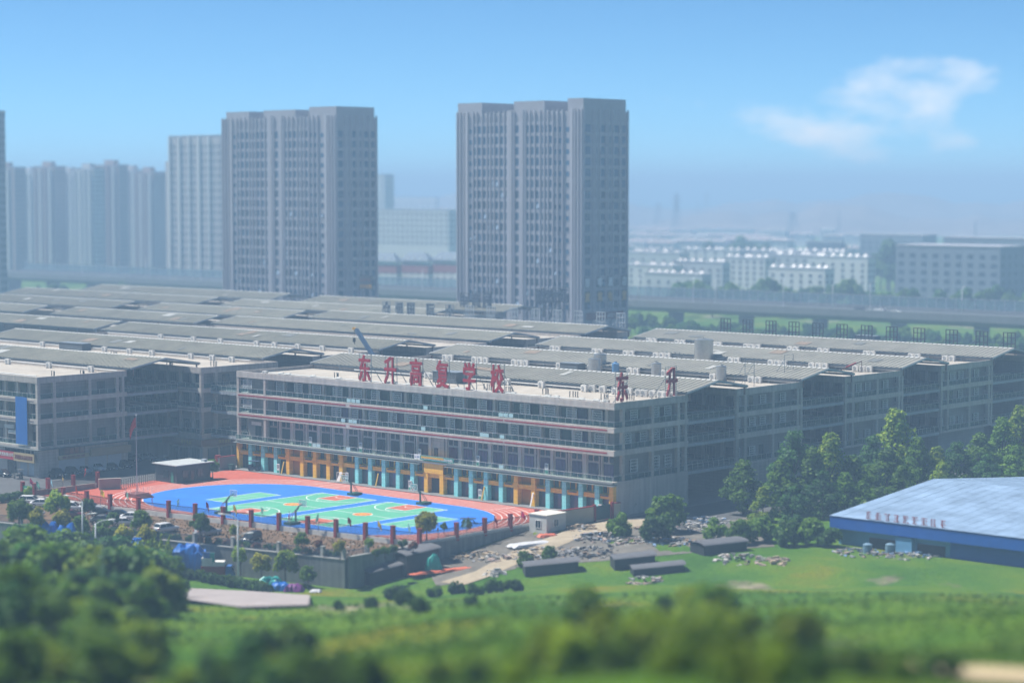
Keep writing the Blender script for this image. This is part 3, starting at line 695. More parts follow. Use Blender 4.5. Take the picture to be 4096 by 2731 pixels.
SCs = [(.10, 3.0, 1), (.29, .9, 1), (.43, 2.3, 1), (.59, 1.1, 1), (.74, 2.3, 1), (.91, 1.9, 1)]
def tower(label, u0, W, v0, D, zt_, crowns, fl=3.55, seed=1):
    rnd = random.Random(seed); r = thing('tower_block', label, 'tower', (u0, v0, 0)); nf = int((zt_ - 3) / fl)
    bpart('wall', twall, r, 0, W, 0, D, 0, zt_)
    sc = W / 55.0
    wins = []
    for k in range(nf):
        z = 1.2 + k * fl
        for f, w, hh in FC: wins.append((z, f * W, 0, w * sc * (1.22 if w > 1.5 else 1.1), 2.5 * hh, 'front'))
        for f, w, hh in SCs: wins.append((z, W, f * D, w * D / 22, 2.35 * hh, 'side'))
    vis = [q for q in wins if q[0] > 16]; vis.sort(key=lambda q: q[0]); rest = vis[300:]
    for z, x, y, w, h, fc in vis[:300]:
        obj('window', twin(w, h, rnd.random() < .04), r, (x, y, z), 0 if fc == 'front' else R(90))
    mb = MB()
    for z, x, y, w, h, fc in rest:
        if fc == 'front': mb.box(x - w / 2, x + w / 2, -.04, .1, z, z + h)
        else: mb.box(W - .1, W + .04, y - w / 2, y + w / 2, z, z + h)
    o = part('upper_windows', mb, tglass, r); o['kind'] = 'stuff'
    fins = [0, .03, .06, .085, .135, .168, .21, .25, .278, .31, .35, .39, .425, .465, .522, .555, .595, .634, .675, .708, .738, .775, .812, .85, .92, .945, .97, 1.0]
    for f in fins:
        wd = .38 if f not in (.085, .425, .465, .522, .555, .92) else 1.1
        x = min(max(f * W, wd / 2), W - wd / 2); bpart('fin', tfin, r, x - wd / 2, x + wd / 2, -.55, -.001, 0, zt_ + .6)
    for a, b in ((.44, .46), (.525, .55)): bpart('pier', twall, r, a * W, b * W, -.8, 0, 0, zt_ + .8)
    for f in (0.0, .22, .26, .36, .5, .55, .66, .82, 1.0): bpart('fin', tfin, r, W + .001, W + .5, f * D * .98, f * D * .98 + .5, 0, zt_ + .6)
    for k in range(nf):
        z = 1.2 + k * fl + 2.45
        if z < 15: continue
        for a, b in ((.14, .42), (.472, .52), (.562, .77)): bpart('spandrel', twall, r, a * W, b * W, -.28, -.002, z, z + 1.0)
        bpart('spandrel', twall, r, W + .002, W + .28, .5, D - .5, z, z + 1.0)
    for a, b, h in crowns: bpart('crown', twall, r, a * W, b * W, .3, D - 1, zt_, zt_ + h)
    return r
T2 = tower('right tower block with hotel letters on its side', -163.1, 55.1, 238, 22.6, 82.4, [(.0, .2, 3.6), (.46, .70, 3.6), (.88, 1.0, 4.0)])
T1 = tower('left tower block behind the beige canopies', -283.5, 61.2, 238, 20.0, 83.0, [(.03, .24, 2.8), (.37, .65, 2.9), (.77, 1.0, 3.6)], seed=5)
# hotel letters on the side of the right tower
hw_ = mat('sign_white', (0.7, 0.72, 0.75), 0.5, 0); ho_ = mat('sign_amber', (0.55, 0.30, 0.04), 0.5, 0); plate = mat('sign_plate', (0.03, 0.04, 0.05), 0.5, 0)
for row, (s, m, z) in enumerate((('喆啡酒店', hw_, 27.6), ('魔鲸电竞', ho_, 23.0))):
    for ch, vv in zip(s, (1.7, 8.0, 13.2, 20.4)):
        t = thing('hotel_sign_letter', '%s hotel letter %s on a dark plate, %s in its row on the right tower' % (('white', 'amber')[row], ch, ('first', 'second', 'third', 'last')['喆啡酒店魔鲸电竞'.index(ch) % 4]), 'sign letter', (-108 + .6, 238 + vv, z))
        bpart('plate', plate, t, -.1, 0, -1.3, 1.3, -1.75, 1.75); letters('lettering', ch, m, t, (.06, 0, 0), 2.9, 'side', .035, .05, 2.3)
rs = thing('wall_sign', 'dark red strip sign low on the right tower side', 'sign', (-107.4, 238, 15.5)); bpart('board', mat('dull_red', (0.16, 0.03, 0.03)), rs, -.1, .1, 1.2, 20, 0, 2.4)
letters('lettering', '65211 88', hw_, rs, (.13, 15, 1.2), 1.2, 'side', .005, .01)
px_, py_ = dp(1463, 742)
t = thing('billboard', 'dark karaoke billboard with amber lettering beside the left tower', 'billboard', (px_, py_, 19)); bpart('board', plate, t, -3, 3, -.15, .15, 4.4, 9.4)
letters('lettering', 'KTV五楼', ho_, t, (.3, -.19, 5.6), 1.3, 'front', .01, .02); part('red_strokes', MB().box(-2.4, -1.5, -.2, -.15, 7.4, 7.6).box(-2.3, -2.1, -.21, -.15, 7.61, 8.4).box(-1.1, -.2, -.2, -.15, 8.0, 8.2).box(-.7, -.5, -.21, -.15, 7.3, 7.99).box(.2, 1.1, -.2, -.15, 7.8, 8.0).box(1.4, 2.3, -.2, -.15, 7.4, 7.6).box(1.7, 1.9, -.21, -.15, 7.61, 8.5), mat('dim_red', (0.2, 0.03, 0.03)), t)
for s in (-2, 2): bpart('post', steel, t, s - .1, s + .1, -.1, .1, -18.9, 4.4)

def bldg(name, label, x0, xc, x1, ytop, d, fl, nf, ns, wm, g, cat='building', h0=3.1, joined=False, zmin=0, group=None, ww=1.6, wh=1.6, roof=None, solar=0, band=None, parap=True):
    px, py = dp(xc, d); Lf = (xc - x0) / _F * d / .742; Ls = max(4, (x1 - xc) / _F * d / .671); Hh = zat(ytop, d)
    r = thing(name, label, cat, (px - Lf, py, 0), group=group); bpart('wall', wm, r, 0, Lf, 0, Ls, -.5, Hh)
    if parap: bpart('parapet', tfin, r, -.2, Lf + .2, -.2, Ls + .2, Hh, Hh + .6)
    wins = []; k = 0
    while .8 + k * h0 + wh < Hh - .5:
        z = .8 + k * h0; k += 1
        if z < zmin: continue
        for i in range(nf): wins.append(((i + .5) / nf * Lf, 0, z, 0))
        for i in range(ns): wins.append((Lf, (i + .5) / ns * Ls, z, 1))
    if joined:
        mb = MB()
        for x, y, z, s in wins:
            if s: mb.box(x - .05, x + .08, y - ww / 2, y + ww / 2, z, z + wh)
            else: mb.box(x - ww / 2, x + ww / 2, -.08, .05, z, z + wh)
        o = part('windows', mb, g, r); o['kind'] = 'stuff'
    else:
        for x, y, z, s in wins: obj('window', twin(ww, wh, False, g), r, (x, y, z), R(90) if s else 0)
    if band: bpart('band', band[0], r, -.12, Lf + .12, -.12, Ls + .1, band[1], band[2])
    if roof:
        e = .8; rz = Hh + .05; rh = roof[1]
        part('roof', MB().hexa([(-e, -e, rz), (Lf + e, -e, rz), (Lf + e, Ls + e, rz), (-e, Ls + e, rz), (Lf * .18, Ls * .4, rz + rh), (Lf * .82, Ls * .4, rz + rh), (Lf * .82, Ls * .6, rz + rh), (Lf * .18, Ls * .6, rz + rh)]), roof[0], r)
        dm = MB().box(-.7, .7, -1, 1, 0, 1.0).poly([(-.95, -1.05, 1.0), (.95, -1.05, 1.0), (0, -1.05, 1.7)]).mesh(white, 'dormer')
        for f in (.25, .5, .75): obj('dormer', dm, r, (Lf * f, .6, rz + .5))
    rnd = random.Random(int(x0) + int(ytop))
    for k in range(solar):
        x = (k + .5) / solar * Lf + rnd.uniform(-1, 1); y = rnd.uniform(1.5, Ls - 1)
        obj('solar_heater', SOLAR, r, (x, y, Hh + .6))
    return r
_sm = MB().tube((-1.1, 0, 1.5), (1.1, 0, 1.5), .28, n=6, m=0).quad((-1, -1.4, .1), (1, -1.4, .1), (1, -.2, 1.35), (-1, -.2, 1.35), 1)
for x in (-.9, .9): _sm.beam((x, 0, 0), (x, 0, 1.4), .08, m=1)
SOLAR = _sm.mesh([mat('tank_white', (0.26, 0.25, 0.25), 1.0, 0, spec=0.0), mat('solar_tubes', (0.05, 0.04, 0.07), 0.3, 0)], 'solar_heater')
wpink = mat('pale_pink_wall', (0.42, 0.38, 0.37), 0.8, 0.05); wgrey = mat('pale_grey_wall', (0.48, 0.49, 0.50), 0.8, 0.06); wwhite = mat('white_wall', (0.62, 0.61, 0.60), 0.8, 0.06)
wbrown = mat('brown_pink_wall', (0.33, 0.25, 0.23), 0.8, 0.05); wdark = mat('dark_wall', (0.19, 0.22, 0.26), 0.8, 0.1); fglass = glassmat('far_glass', (0.05, 0.07, 0.10), 0.3, 0.3)
bldg('office_tower', 'pale office tower with paired windows left of the left tower', 648, 886, 905, 545, 1160, 0, 13, 2, wpink, fglass, 'tower', 3.9, zmin=12, ww=1.5, wh=2.0)
_o = [o for o in COL.objects if o.name == 'office_tower'][0]
for k in range(5): bpart('pier', wwhite, _o, k * 8.2 + .2, k * 8.2 + 1.3, -.9, -.05, 0, 85)
bpart('wing', wpink, _o, -7, -.05, 3, 14, 0, 72)
for i, (a, c, b, yt, d, m) in enumerate([(-90, 62, 100, 672, 1380, wbrown), (50, 140, 175, 690, 1480, wgrey), (120, 222, 260, 668, 1420, wbrown), (205, 305, 335, 690, 1520, wpink), (280, 380, 415, 676, 1400, wgrey), (365, 478, 510, 662, 1430, wbrown), (460, 552, 590, 682, 1500, wpink), (530, 618, 660, 690, 1450, wbrown)]):
    r = bldg('apartment_tower', ['hazy apartment tower at the far left edge', 'hazy apartment tower second from the left', 'hazy brown apartment tower third from the left', 'hazy pink apartment tower fourth from the left', 'hazy grey apartment tower fifth from the left', 'hazy brown apartment tower sixth from the left, the tallest', 'hazy pink apartment tower seventh from the left', 'hazy brown apartment tower beside the pale office tower'][i], a, c, b, yt, d, 0, 5, 3, m, fglass, 'tower', 3.0, joined=True, ww=1.7, wh=1.7)
    Lf = (c - a) / _F * d / .742
    for k in range(4): bpart('bay', wwhite if k % 2 else m, r, Lf * (k + .3) / 4.2, Lf * (k + .3) / 4.2 + 1.6, -1.3, -.1, 0, zat(yt, d) - 1)
    bpart('stair_core', m, r, Lf * .3, Lf * .7, 2, 6, zat(yt, d), zat(yt, d) + 3.5)
bldg('tall_tower', 'dark hazy tower cut by the left picture edge', -120, 0, 14, 450, 1000, 0, 5, 2, wdark, fglass, 'tower', 3.3, joined=True)
bldg('office_block', 'wide pale office block between the two towers', 1470, 1795, 1835, 842, 1450, 0, 16, 2, wwhite, fglass, h0=3.8, zmin=18, ww=1.9, wh=2.2)
bldg('tall_tower', 'slim hazy tower just right of the left tower', 1478, 1540, 1575, 700, 1850, 0, 3, 2, wgrey, fglass, 'tower', 4, joined=True)
bldg('office_block', 'very faint block behind the wide office block', 1560, 1745, 1755, 790, 2700, 0, 8, 1, wwhite, fglass, h0=6, joined=True, ww=3, wh=3)
slate = mat('slate_blue_roof', (0.16, 0.20, 0.25), 0.7, 0.1)
for i, (a, c, b) in enumerate([(1470, 1585, 1602), (1604, 1712, 1728), (1730, 1850, 1868)]):
    bldg('row_house', ['grey roofed house with red band nearest the left tower', 'grey roofed house with red band between the towers', 'grey roofed house with red band nearest the right tower'][i], a, c, b, 1046 - i * 2, 1120, 0, 4, 2, wwhite, fglass, 'house', 3.2, roof=(slate, 4.2), band=(mat('house_red', (0.30, 0.10, 0.10)), 14.2, 18.2), parap=False, ww=1.7)
RBD = [(2480, 2690, 2735, 1066, 1150), (2705, 2890, 2925, 1052, 1165), (2905, 3060, 3110, 1034, 1195), (3085, 3270, 3330, 1024, 1215), (3260, 3470, 3508, 1032, 1150), (2590, 2810, 2850, 1100, 1075), (3095, 3300, 3345, 1078, 1085),
       (2480, 2720, 2760, 1014, 1320), (2740, 2960, 3000, 1004, 1350), (2960, 3180, 3230, 1008, 1340), (3185, 3380, 3420, 1010, 1335)]
for i, (a, c, b, yt, d) in enumerate(RBD):
    bldg('apartment_block', ['pale apartment block right beside the right tower', 'pale apartment block second from the right tower', 'pale apartment block third from the right tower', 'pale apartment block fourth from the right tower', 'pale apartment block with a bare end wall by the poplars', 'low pale block just above the overpass, nearer the right tower', 'low pale block just above the overpass, nearer the poplars', 'rear apartment block first behind the right tower', 'rear apartment block second behind the right tower', 'rear apartment block third behind the right tower', 'rear apartment block fourth behind the right tower'][i], a, c, b, yt, d, 0, 6, 2, wgrey if i % 2 else wwhite, fglass, 'apartments', 3.1, ww=1.8, wh=1.7, solar=7, zmin=3)
for i, (a, c, b, yt, d) in enumerate([(2470, 2700, 2722, 968, 1750), (2695, 2900, 2918, 966, 1770), (2895, 3150, 3185, 962, 1740), (2470, 2800, 2822, 943, 2080), (2800, 3080, 3104, 946, 2060), (2470, 2760, 2790, 920, 2520), (2765, 3000, 3020, 917, 2540), (3030, 3240, 3262, 938, 2150)]):
    bldg('terrace_row', ['front white terrace row next to the right tower', 'front white terrace row in the middle', 'front white terrace row at the right', 'second white terrace row at the left', 'second white terrace row in the middle', 'farthest terrace row at the left', 'farthest terrace row at the right', 'second white terrace row at the right'][i], a, c, b, yt, d, 0, 12, 1, wwhite, fglass, 'houses', 3.2, ww=2, wh=1.7, roof=(mat('terrace_roof', (0.30, 0.24, 0.24), 0.8, 0.1), 2.2), solar=12, zmin=3, joined=i > 2, parap=False)
for i, (a, c, b, yt, d) in enumerate([(3240, 3368, 3378, 968, 1500), (3470, 3690, 3760, 942, 1420), (3640, 4000, 4140, 990, 1010), (3840, 4220, 4300, 958, 1180)]):
    bldg('dark_building', ['small dark box-like building on the plain', 'dark flat building beyond the poplars', 'large dark building at the right edge above the overpass', 'tall dark building behind, at the right edge'][i], a, c, b, yt, d, 0, 9, 4, wdark, fglass, 'building', 4, joined=True, ww=3, wh=2)
_rf = random.Random(31)
for i in range(22):
    x = _rf.uniform(2480, 3500); d = _rf.uniform(1400, 2300); wd_ = _rf.uniform(70, 150) * 1500 / d
    bldg('far_house', 'small hazy white house block on the plain right of the towers', x - wd_, x, x + wd_ * .18, 750 + (58 - _rf.uniform(10, 15)) / d * _F, d, 0, 7, 1, wwhite if i % 3 else wgrey, fglass, 'house', 3.2, joined=True, ww=1.8, wh=1.6, solar=4, zmin=2, group='hazy white house blocks on the plain', roof=(mat('terrace_roof', (0.30, 0.24, 0.24), 0.8, 0.1), 2.0) if i % 2 else None, parap=bool(i % 2 == 0))
hm_ = MB(); _xs = [1300 + k * 90 for k in range(36)]
def _hz(x, b): return (20 if b else 34) + 10 * math.sin(x * .004 + b) + 6 * math.sin(x * .011 + 2 * b) + 3 * math.sin(x * .031)
for k in range(len(_xs) - 1):
    for b, d in ((0, 3900), (1, 3100)):
        for da, db, fa, fb in ((-500, -250, 0, .6), (-250, 0, .6, 1), (0, 500, 1, .5), (500, 1200, .5, 0)):
            P = []
            for x, dd_, f_ in ((_xs[k], d + da, fa), (_xs[k + 1], d + da, fa), (_xs[k + 1], d + db, fb), (_xs[k], d + db, fb)):
                q = dp(x, dd_); P.append((q[0], q[1], _hz(x, b) * f_ - .5))
            hm_.quad(*P)
struct('hills', hm_.mesh(mat('hill_earth', (.20, .15, .12), .95, .3, .01), 'hills', True), 'faint low hills on the hazy horizon at right', 'hills')
# pylons and masts on the plain
for i, (x, yt, d, w) in enumerate([(2705, 772, 2700, 5), (2632, 812, 3000, 6), (2790, 806, 3100, 1.2), (3170, 846, 2500, 8), (2825, 770, 4200, 5), (3355, 838, 2600, 1.5), (3900, 880, 2000, 1.5)]):
    px, py = dp(x, d); Hh = zat(yt, d); t = thing('pylon', ['tall mast with a thick head on the plain', 'lattice pylon left of the tall mast', 'thin pole on the hazy plain, right of the mast', 'wide lattice pylon in the middle of the plain', 'faint distant pylon at the horizon', 'thin pole near the bright greenhouse roofs', 'thin pole above the dark building'][i], 'pylon', (px, py, 0)); mb = MB()
    if w < 2: mb.tube((0, 0, 0), (0, 0, Hh), .8, .5)
    else:
        for sx in (-1, 1):
            for sy in (-1, 1): mb.beam((sx * w, sy * w, 0), (sx * .6, sy * .6, Hh), .7)
        for k in range(8):
            f, g = k / 8, (k + 1) / 8; a0 = w * (1 - f) + .6 * f; a1 = w * (1 - g) + .6 * g
            mb.beam((-a0, -a0, Hh * f), (a1, -a1, Hh * g), .5); mb.beam((a0, -a0, Hh * f), (-a1, -a1, Hh * g), .5)
    part('mast', mb, steel, t)
    if w >= 5: part('cross_arm', MB().beam((-9, 0, Hh * .8), (9, 0, Hh * .8), .8).beam((-7, 0, Hh * .92), (7, 0, Hh * .92), .8), steel, t)
    if i == 0: part('antenna', MB().tube((0, 0, Hh * .55), (0, 0, Hh * .97), 2.2, 1.8, 8), steel, t)
# greenhouse roofs glinting on the plain
for i in range(6):
    px, py = dp(3190 + i * 45, 3600 - i * 60); t = thing('greenhouse', 'long pale greenhouse roof on the hazy plain', 'greenhouse', (px, py, 0), group='greenhouses on the plain'); mb = MB()
    for k in range(8):
        a, b = math.pi * k / 8, math.pi * (k + 1) / 8; mb.quad((0, -3 * math.cos(a), 2 * math.sin(a)), (70, -3 * math.cos(a), 2 * math.sin(a)), (70, -3 * math.cos(b), 2 * math.sin(b)), (0, -3 * math.cos(b), 2 * math.sin(b)))
    part('cover', mb, white, t)

# ================================================================== OVERPASS
OV = thing('overpass', 'long concrete road overpass with a glazed noise barrier', 'overpass', (0, 425, 0))
bpart('deck', mat('overpass_deck', (0.17, 0.17, 0.175), 0.85, 0.1), OV, -1600, 500, -9, 11, 9.6, 10.1)
part('girder', MB().hexa([(-1600, -5, 6.5), (500, -5, 6.5), (500, 7, 6.5), (-1600, 7, 6.5), (-1600, -8.6, 9.598), (500, -8.6, 9.598), (500, 10.6, 9.598), (-1600, 10.6, 9.598)]), mat('overpass_concrete', (0.17, 0.175, 0.18), 0.85, 0.12, 0.2, streak=0.2), OV)
for y in (-9.2, 11.0): bpart('parapet', MATS['overpass_concrete'], OV, -1600, 500, y, y + .25, 8.4, 11.2)
for k in range(24):
    x = -720 + k * 36
    part('pier', MB().hexa([(x - 1.2, -2.4, -.2), (x + 1.2, -2.4, -.2), (x + 1.2, 4.4, -.2), (x - 1.2, 4.4, -.2), (x - 1.2, -3, 7.5), (x + 1.2, -3, 7.5), (x + 1.2, 5, 7.5), (x - 1.2, 5, 7.5)]), MATS['overpass_concrete'], OV)
pm = MB().box(.05, 4.15, -.03, .03, .9, 4.6, 0).box(.05, 4.15, -.05, .05, .1, .9, 1).box(-.09, .09, -.09, .09, 0, 4.8, 2).box(0, 4.2, -.1, .1, 4.6, 4.8, 2).mesh([barr, mat('barrier_base', (0.16, 0.18, 0.2)), steell], 'barrier_panel')
for k in range(165): obj('barrier_panel', pm, OV, (-690 + k * 4.2, 11.4, 11.0))
fm = MB()
for k in range(10): fm.box(k * .42, k * .42 + .06, -.03, .03, 0, 1.1)
fm.box(0, 4.2, -.04, .04, 1.1, 1.18); fme = fm.mesh(mat('guard_rail', (0.2, 0.25, 0.29)), 'guard_rail')
for k in range(165): obj('guard_rail', fme, OV, (-690 + k * 4.2, 10.2, 11.0) if False else (-690 + k * 4.2, 3.0, 10.1))
def lamp_parts(h, arms, m, head=1.0):
    pole = MB().tube((0, 0, 0), (0, 0, h * .94), .17, .11, 8).tube((0, 0, 0), (0, 0, .5), .26, .26, 8); out = [('pole', pole.mesh(m, 'pole', True))]
    for s, hz_, ln in arms:
        pts = [(s * ln * (t ** 1.5), 0, hz_ + (h * .06 + ln * .16) * math.sin(t * math.pi / 2)) for t in (0, .2, .4, .6, .8, 1)]; pts = [Vector(p) for p in pts]
        out.append(('arm', MB().path(pts, .08, 6).mesh(m, 'arm')))
        e = pts[-1]; hd = MB().ball((0, 0, 0), 1, 8, 6)
        for i, (x, y, z) in enumerate(hd.v): hd.v[i] = (e.x + s * .35 * head + x * .55 * head, e.y + y * .17 * head, e.z + .03 + z * .10 * head + x * s * .06)
        out.append(('lamp_head', hd.mesh(white, 'lamp_head', True)))
    return out
lampg = mat('lamp_grey', (0.60, 0.62, 0.64), 0.45, 0.05)
def street_lamp(label, loc, rz, parts, group): 
    t = thing('street_lamp', label, 'street lamp', loc, rz, group)
    for nm, me in parts: obj(nm, me, t)
    return t
hl = lamp_parts(11.0, [(1, 10.2, 1.8)], lampg, 1.3)
for i, x in enumerate((330, 585, 598, 770, 805, 1690, 2475, 2556, 2773, 2860, 3133, 3330, 3480, 3848)):
    vv = 416.2 if i % 2 else 434.5
    r0 = ray(x, 1200); tt = (vv - CV) / r0.y
    street_lamp('curved arm street lamp standing on the %s edge of the overpass' % ('near' if i % 2 else 'far'), (CU + r0.x * tt, vv, 10.1), R(100 if i % 3 else 60), hl, 'overpass street lamps on the %s edge' % ('near' if i % 2 else 'far'))

# ================================================================== ROOFTOP THINGS
# big red letters on steel frames
def roof_letter(ch, u, v, face, label, h=5.0, w=3.2):
    t = thing('roof_letter', label, 'sign letter', (u, v, ZT - .7), 0 if face == 'front' else R(90), 'red roof letters'); z0 = .55
    o = obj('letter', text_mesh(ch, redl, .022, .12), t, (0, -.12, z0 + h / 2 + .25)); me = o.data; o.rotation_euler = (R(90), 0, 0); o.scale = (w / me['w'], h, 1)
    mb = MB()
    for x in (-w / 2, w / 2): mb.beam((x, .12, 0), (x, .12, h + 1.1), .09)
    for z in (z0, z0 + h * .33, z0 + h * .66, h + 1.05): mb.beam((-w / 2, .12, z), (w / 2, .12, z), .07)
    for x in (-.6, .5): mb.beam((x, .12, h * .7), (x, .12, h + 1.05), .05)
    part('frame', mb, steel, t); mb = MB()
    for x in (-w / 2, w / 2): mb.beam((x, .15, h * .8), (x, 3.4, .1), .08); mb.beam((x, .15, h * .35), (x, 1.9, h * .34), .05); mb.beam((x, 1.9, h * .34), (x, 3.2, .1), .05)
    part('brace', mb, steel, t)
for ch, u, nm in zip('东升高复学校', (37.4, 44.5, 51.5, 58.5, 65.5, 72.5), ('first', 'second', 'third', 'fourth', 'fifth', 'sixth')): roof_letter(ch, u, .75, 'front', 'red roof letter %s, %s of six along the school front' % (ch, nm))
roof_letter('东', 100.1, 3.2, 'side', 'red roof letter 东 at the school corner facing right'); roof_letter('升', 100.1, 17.4, 'side', 'red roof letter 升 on the school side parapet facing right')
# dark letters and bare frames on the rear blocks
def sign_frame(label, u, v, w, h, z, ch=None, group=None, m=None, rich=True):
    t = thing('sign_frame', label, 'sign frame', (u, v, z), group=group); mb = MB(); mm = m or mat('frame_dark', (.04, .048, .055), .6, .1)
    for x in (-w / 2, w / 2): mb.beam((x, 0, 0), (x, 0, h), .2)
    for f in (.3, .55, .8, 1): mb.beam((-w / 2, 0, h * f - .05), (w / 2, 0, h * f - .05), .18)
    if rich:
        for x in (-w / 6, w / 6): mb.beam((x, 0, h * .3), (x, 0, h), .2)
    part('frame', mb, mm, t)
    part('brace', MB().beam((-w / 2, -.1, h * .62), (-w / 2 - 1.6, -3.3, 0.05), .09).beam((w / 2, -.1, h * .62), (w / 2 - 1.6, -3.3, .05), .09), mm, t)
    if ch:
        o = obj('letter', text_mesh(ch, darkl, .025, .1), t, (0, .1, h * .64)); o.rotation_euler = (R(90), 0, 0); o.scale = (w * .92 / o.data['w'], h * .7, 1)
    return t
ords = ['first', 'second', 'third', 'fourth', 'fifth', 'sixth', 'seventh', 'eighth', 'ninth', 'tenth', 'eleventh', 'twelfth', 'thirteenth']
for i, u in enumerate((15.1, 22.0, 29.0, 35.9, 42.9, 49.9, 56.9, 63.9, 71.4, 80.1, 88.0, 95.1)):
    sign_frame('dark letter frame seen from behind, %s from the left on the right rear roof' % ords[i], u, 148.6, 3.0, 5.6, ZD, None, 'letter frames on the right rear roof')
for i, u in enumerate((-107.3, -102.1, -97.4, -89.6, -82.0, -74.2, -66.2, -57.7, -49.5, -41.8, -34.3, -26.5, -19.6)):
    ch = {0: '仓', 1: '储', 2: '国', 3: '际', 4: '仝'}.get(i)
    sign_frame('%s sign frame on the left rear roof, %s from the left' % ('dark letter ' + ch if ch else 'bare grey', ords[i]), u, 149.4, 2.9, 5.6, ZD, ch, 'sign frames on the left rear roof', steell if i > 4 else steel)
for i, (x, y, ch) in enumerate([(1858, 1206, '电'), (1905, 1200, '商'), (1948, 1202, '园'), (2160, 1190, '期'), (2190, 1188, '货'), (2225, 1188, '市'), (2258, 1184, '场')]):
    z = 24.6; r0 = ray(x, y); tt = (192.5 - CV) / r0.y; zz = CH + r0.z * tt
    tr = sign_frame('dark letter %s above the farthest canopy, %s from the left' % (ch, ords[i]), CU + r0.x * tt, 192.5, 3.4, zz + 2.6 - ZD, ZD, None, 'dark letters before the right tower', rich=False)
    o = obj('letter', text_mesh(ch, darkl, .03, .1), tr, (0, -.1, zz - ZD)); o.rotation_euler = (R(90), 0, 0); o.scale = (3.3 / o.data['w'], 4.2, 1)
# air conditioners
acm = [MB().box(-.5, .5, -.2, .2, .12, .85).box(-.45, -.35, -.2, .2, 0, .12).box(.35, .45, -.2, .2, 0, .12).mesh(offw, 'casing'), MB().tube((-.1, -.2, .48), (-.1, -.235, .48), .24, .24, 12).mesh(mat('ac_grille', (0.30, 0.31, 0.32), 0.6, 0), 'fan_grille')]
def ac(u, v, z, rz, label, group, s=1.0):
    t = thing('air_conditioner', label, 'air conditioner', (u, v, z), rz, group, sc=s); obj('casing', acm[0], t); obj('fan_grille', acm[1], t)
rnd = random.Random(21)
for i, u in enumerate((33, 36.5, 38.2, 44.2, 47, 56.7, 58.3, 67, 78.3, 79.6, 82.3, 86.0, 87.2, 88.6, 91.6, 92.8, 94.6, 96.6, 97.9, 99)): ac(u, 19.0 + rnd.uniform(-.5, .5), ZD, rnd.uniform(-.2, .2), 'white air conditioner unit along the back of the school roof', 'air conditioners at the back of the school roof', 1.5)
for i, u in enumerate((7.5, 12.5, 14.6, 22, 29.5, 43.1, 45.2, 49, 56.5, 62, 63.2, 71.8, 75, 76, 84.5, 86.5, 92.5, 96, 98.2)): ac(u, 1.2, ZD, 0, 'white air conditioner unit tucked behind the front school parapet', 'air conditioners behind the front school parapet', 1.25)
for row, (v, lab) in enumerate(((56.0, 'on the second right roof'), (92.6, 'on the third right roof'), (129, 'on the fourth right roof'))):
    u = 6
    while u < 99:
        for k in range(rnd.choice((2, 2, 3))): ac(u + k * 1.7, v, ZD, 0, 'white air conditioner unit ' + lab, 'air conditioners ' + lab, 1.45)
        u += rnd.uniform(8, 13)
for row, (v, lab) in enumerate(((-16.6, 'on the nearest left roof'), (20.2, 'on the second left roof'), (56.5, 'on the third left roof'))):
    u = -95
    while u < -20:
        ac(u, v, ZD, 0, 'white air conditioner unit ' + lab, 'air conditioners ' + lab, 1.45); u += rnd.uniform(6, 15)
# soil vent pipes in small clusters
vp = MB()
for x in (0, .55, 1.1, 1.6): vp.tube((x, (x * 7 % .4), 0), (x, (x * 7 % .4), 1.0), .09, .09, 6, 0).tube((x, (x * 7 % .4), .95), (x, (x * 7 % .4), 1.12), .15, .12, 6, 1)
vpm = vp.mesh([mat('pvc_dark', (0.08, 0.08, 0.085)), mat('pvc_grey', (0.3, 0.3, 0.3))], 'vent_pipe')
for i, (u, v) in enumerate([(21, 8), (27, 9), (41.5, 9), (49.5, 8), (61, 9.5), (68, 8), (75.5, 10), (83, 9), (90.5, 9), (94, 12)]): tag(obj('vent_pipe', vpm, None, (u, v, ZD), rnd.uniform(-.3, .3)), 'small cluster of dark vent pipes on the school roof', 'vent pipe', 'vent pipes on the school roof')
for i, (u, v) in enumerate([(-25, -28), (-22, -23), (-30, 6), (-20, 10), (-60, 14), (-46, 48)]): tag(obj('vent_pipe', vpm, None, (u, v, ZD), rnd.uniform(-.3, .3)), 'small cluster of dark vent pipes on a left market roof', 'vent pipe', 'vent pipes on the left market roofs')
# white water pipes on the roofs
def rpipe(label, pts, r=.11): 
    tag(obj('roof_pipe', MB().path([Vector(p) for p in pts], r, 6).mesh(mat('pipe_white', (0.62, 0.62, 0.60), 0.4, 0.08), 'roof_pipe')), label, 'pipe')
rpipe('white water pipe along the front school parapet', [(9, .9, ZT + .1), (40, .8, ZT + .12), (70, .9, ZT + .05), (98, .8, ZT + .1), (98.5, 1.6, ZD)])
rpipe('white pipe along the back of the school roof', [(14, 20.2, ZD + .5), (60, 20.2, ZD + .55), (99, 20.2, ZD + .5)])
rpipe('white pipe on the front edge of the nearest left roof', [(-60, -36, ZT + .15), (-19, -36, ZT + .12)])
rpipe('white pipe along the back of the second right roof', [(3, 57, ZD + .6), (100, 57, ZD + .6)]); rpipe('white pipe along the back of the third right roof', [(3, 93.5, ZD + .6), (100, 93.5, ZD + .6)])
rpipe('white pipe along the back of the nearest left roof', [(-118, -15.3, ZD + .6), (-20, -15.3, ZD + .6)]); rpipe('white pipe along the back of the second left roof', [(-118, 21.2, ZD + .6), (-20, 21.2, ZD + .6)]); rpipe('white pipe along the back of the third left roof', [(-118, 57.3, ZD + .6), (-20, 57.3, ZD + .6)])
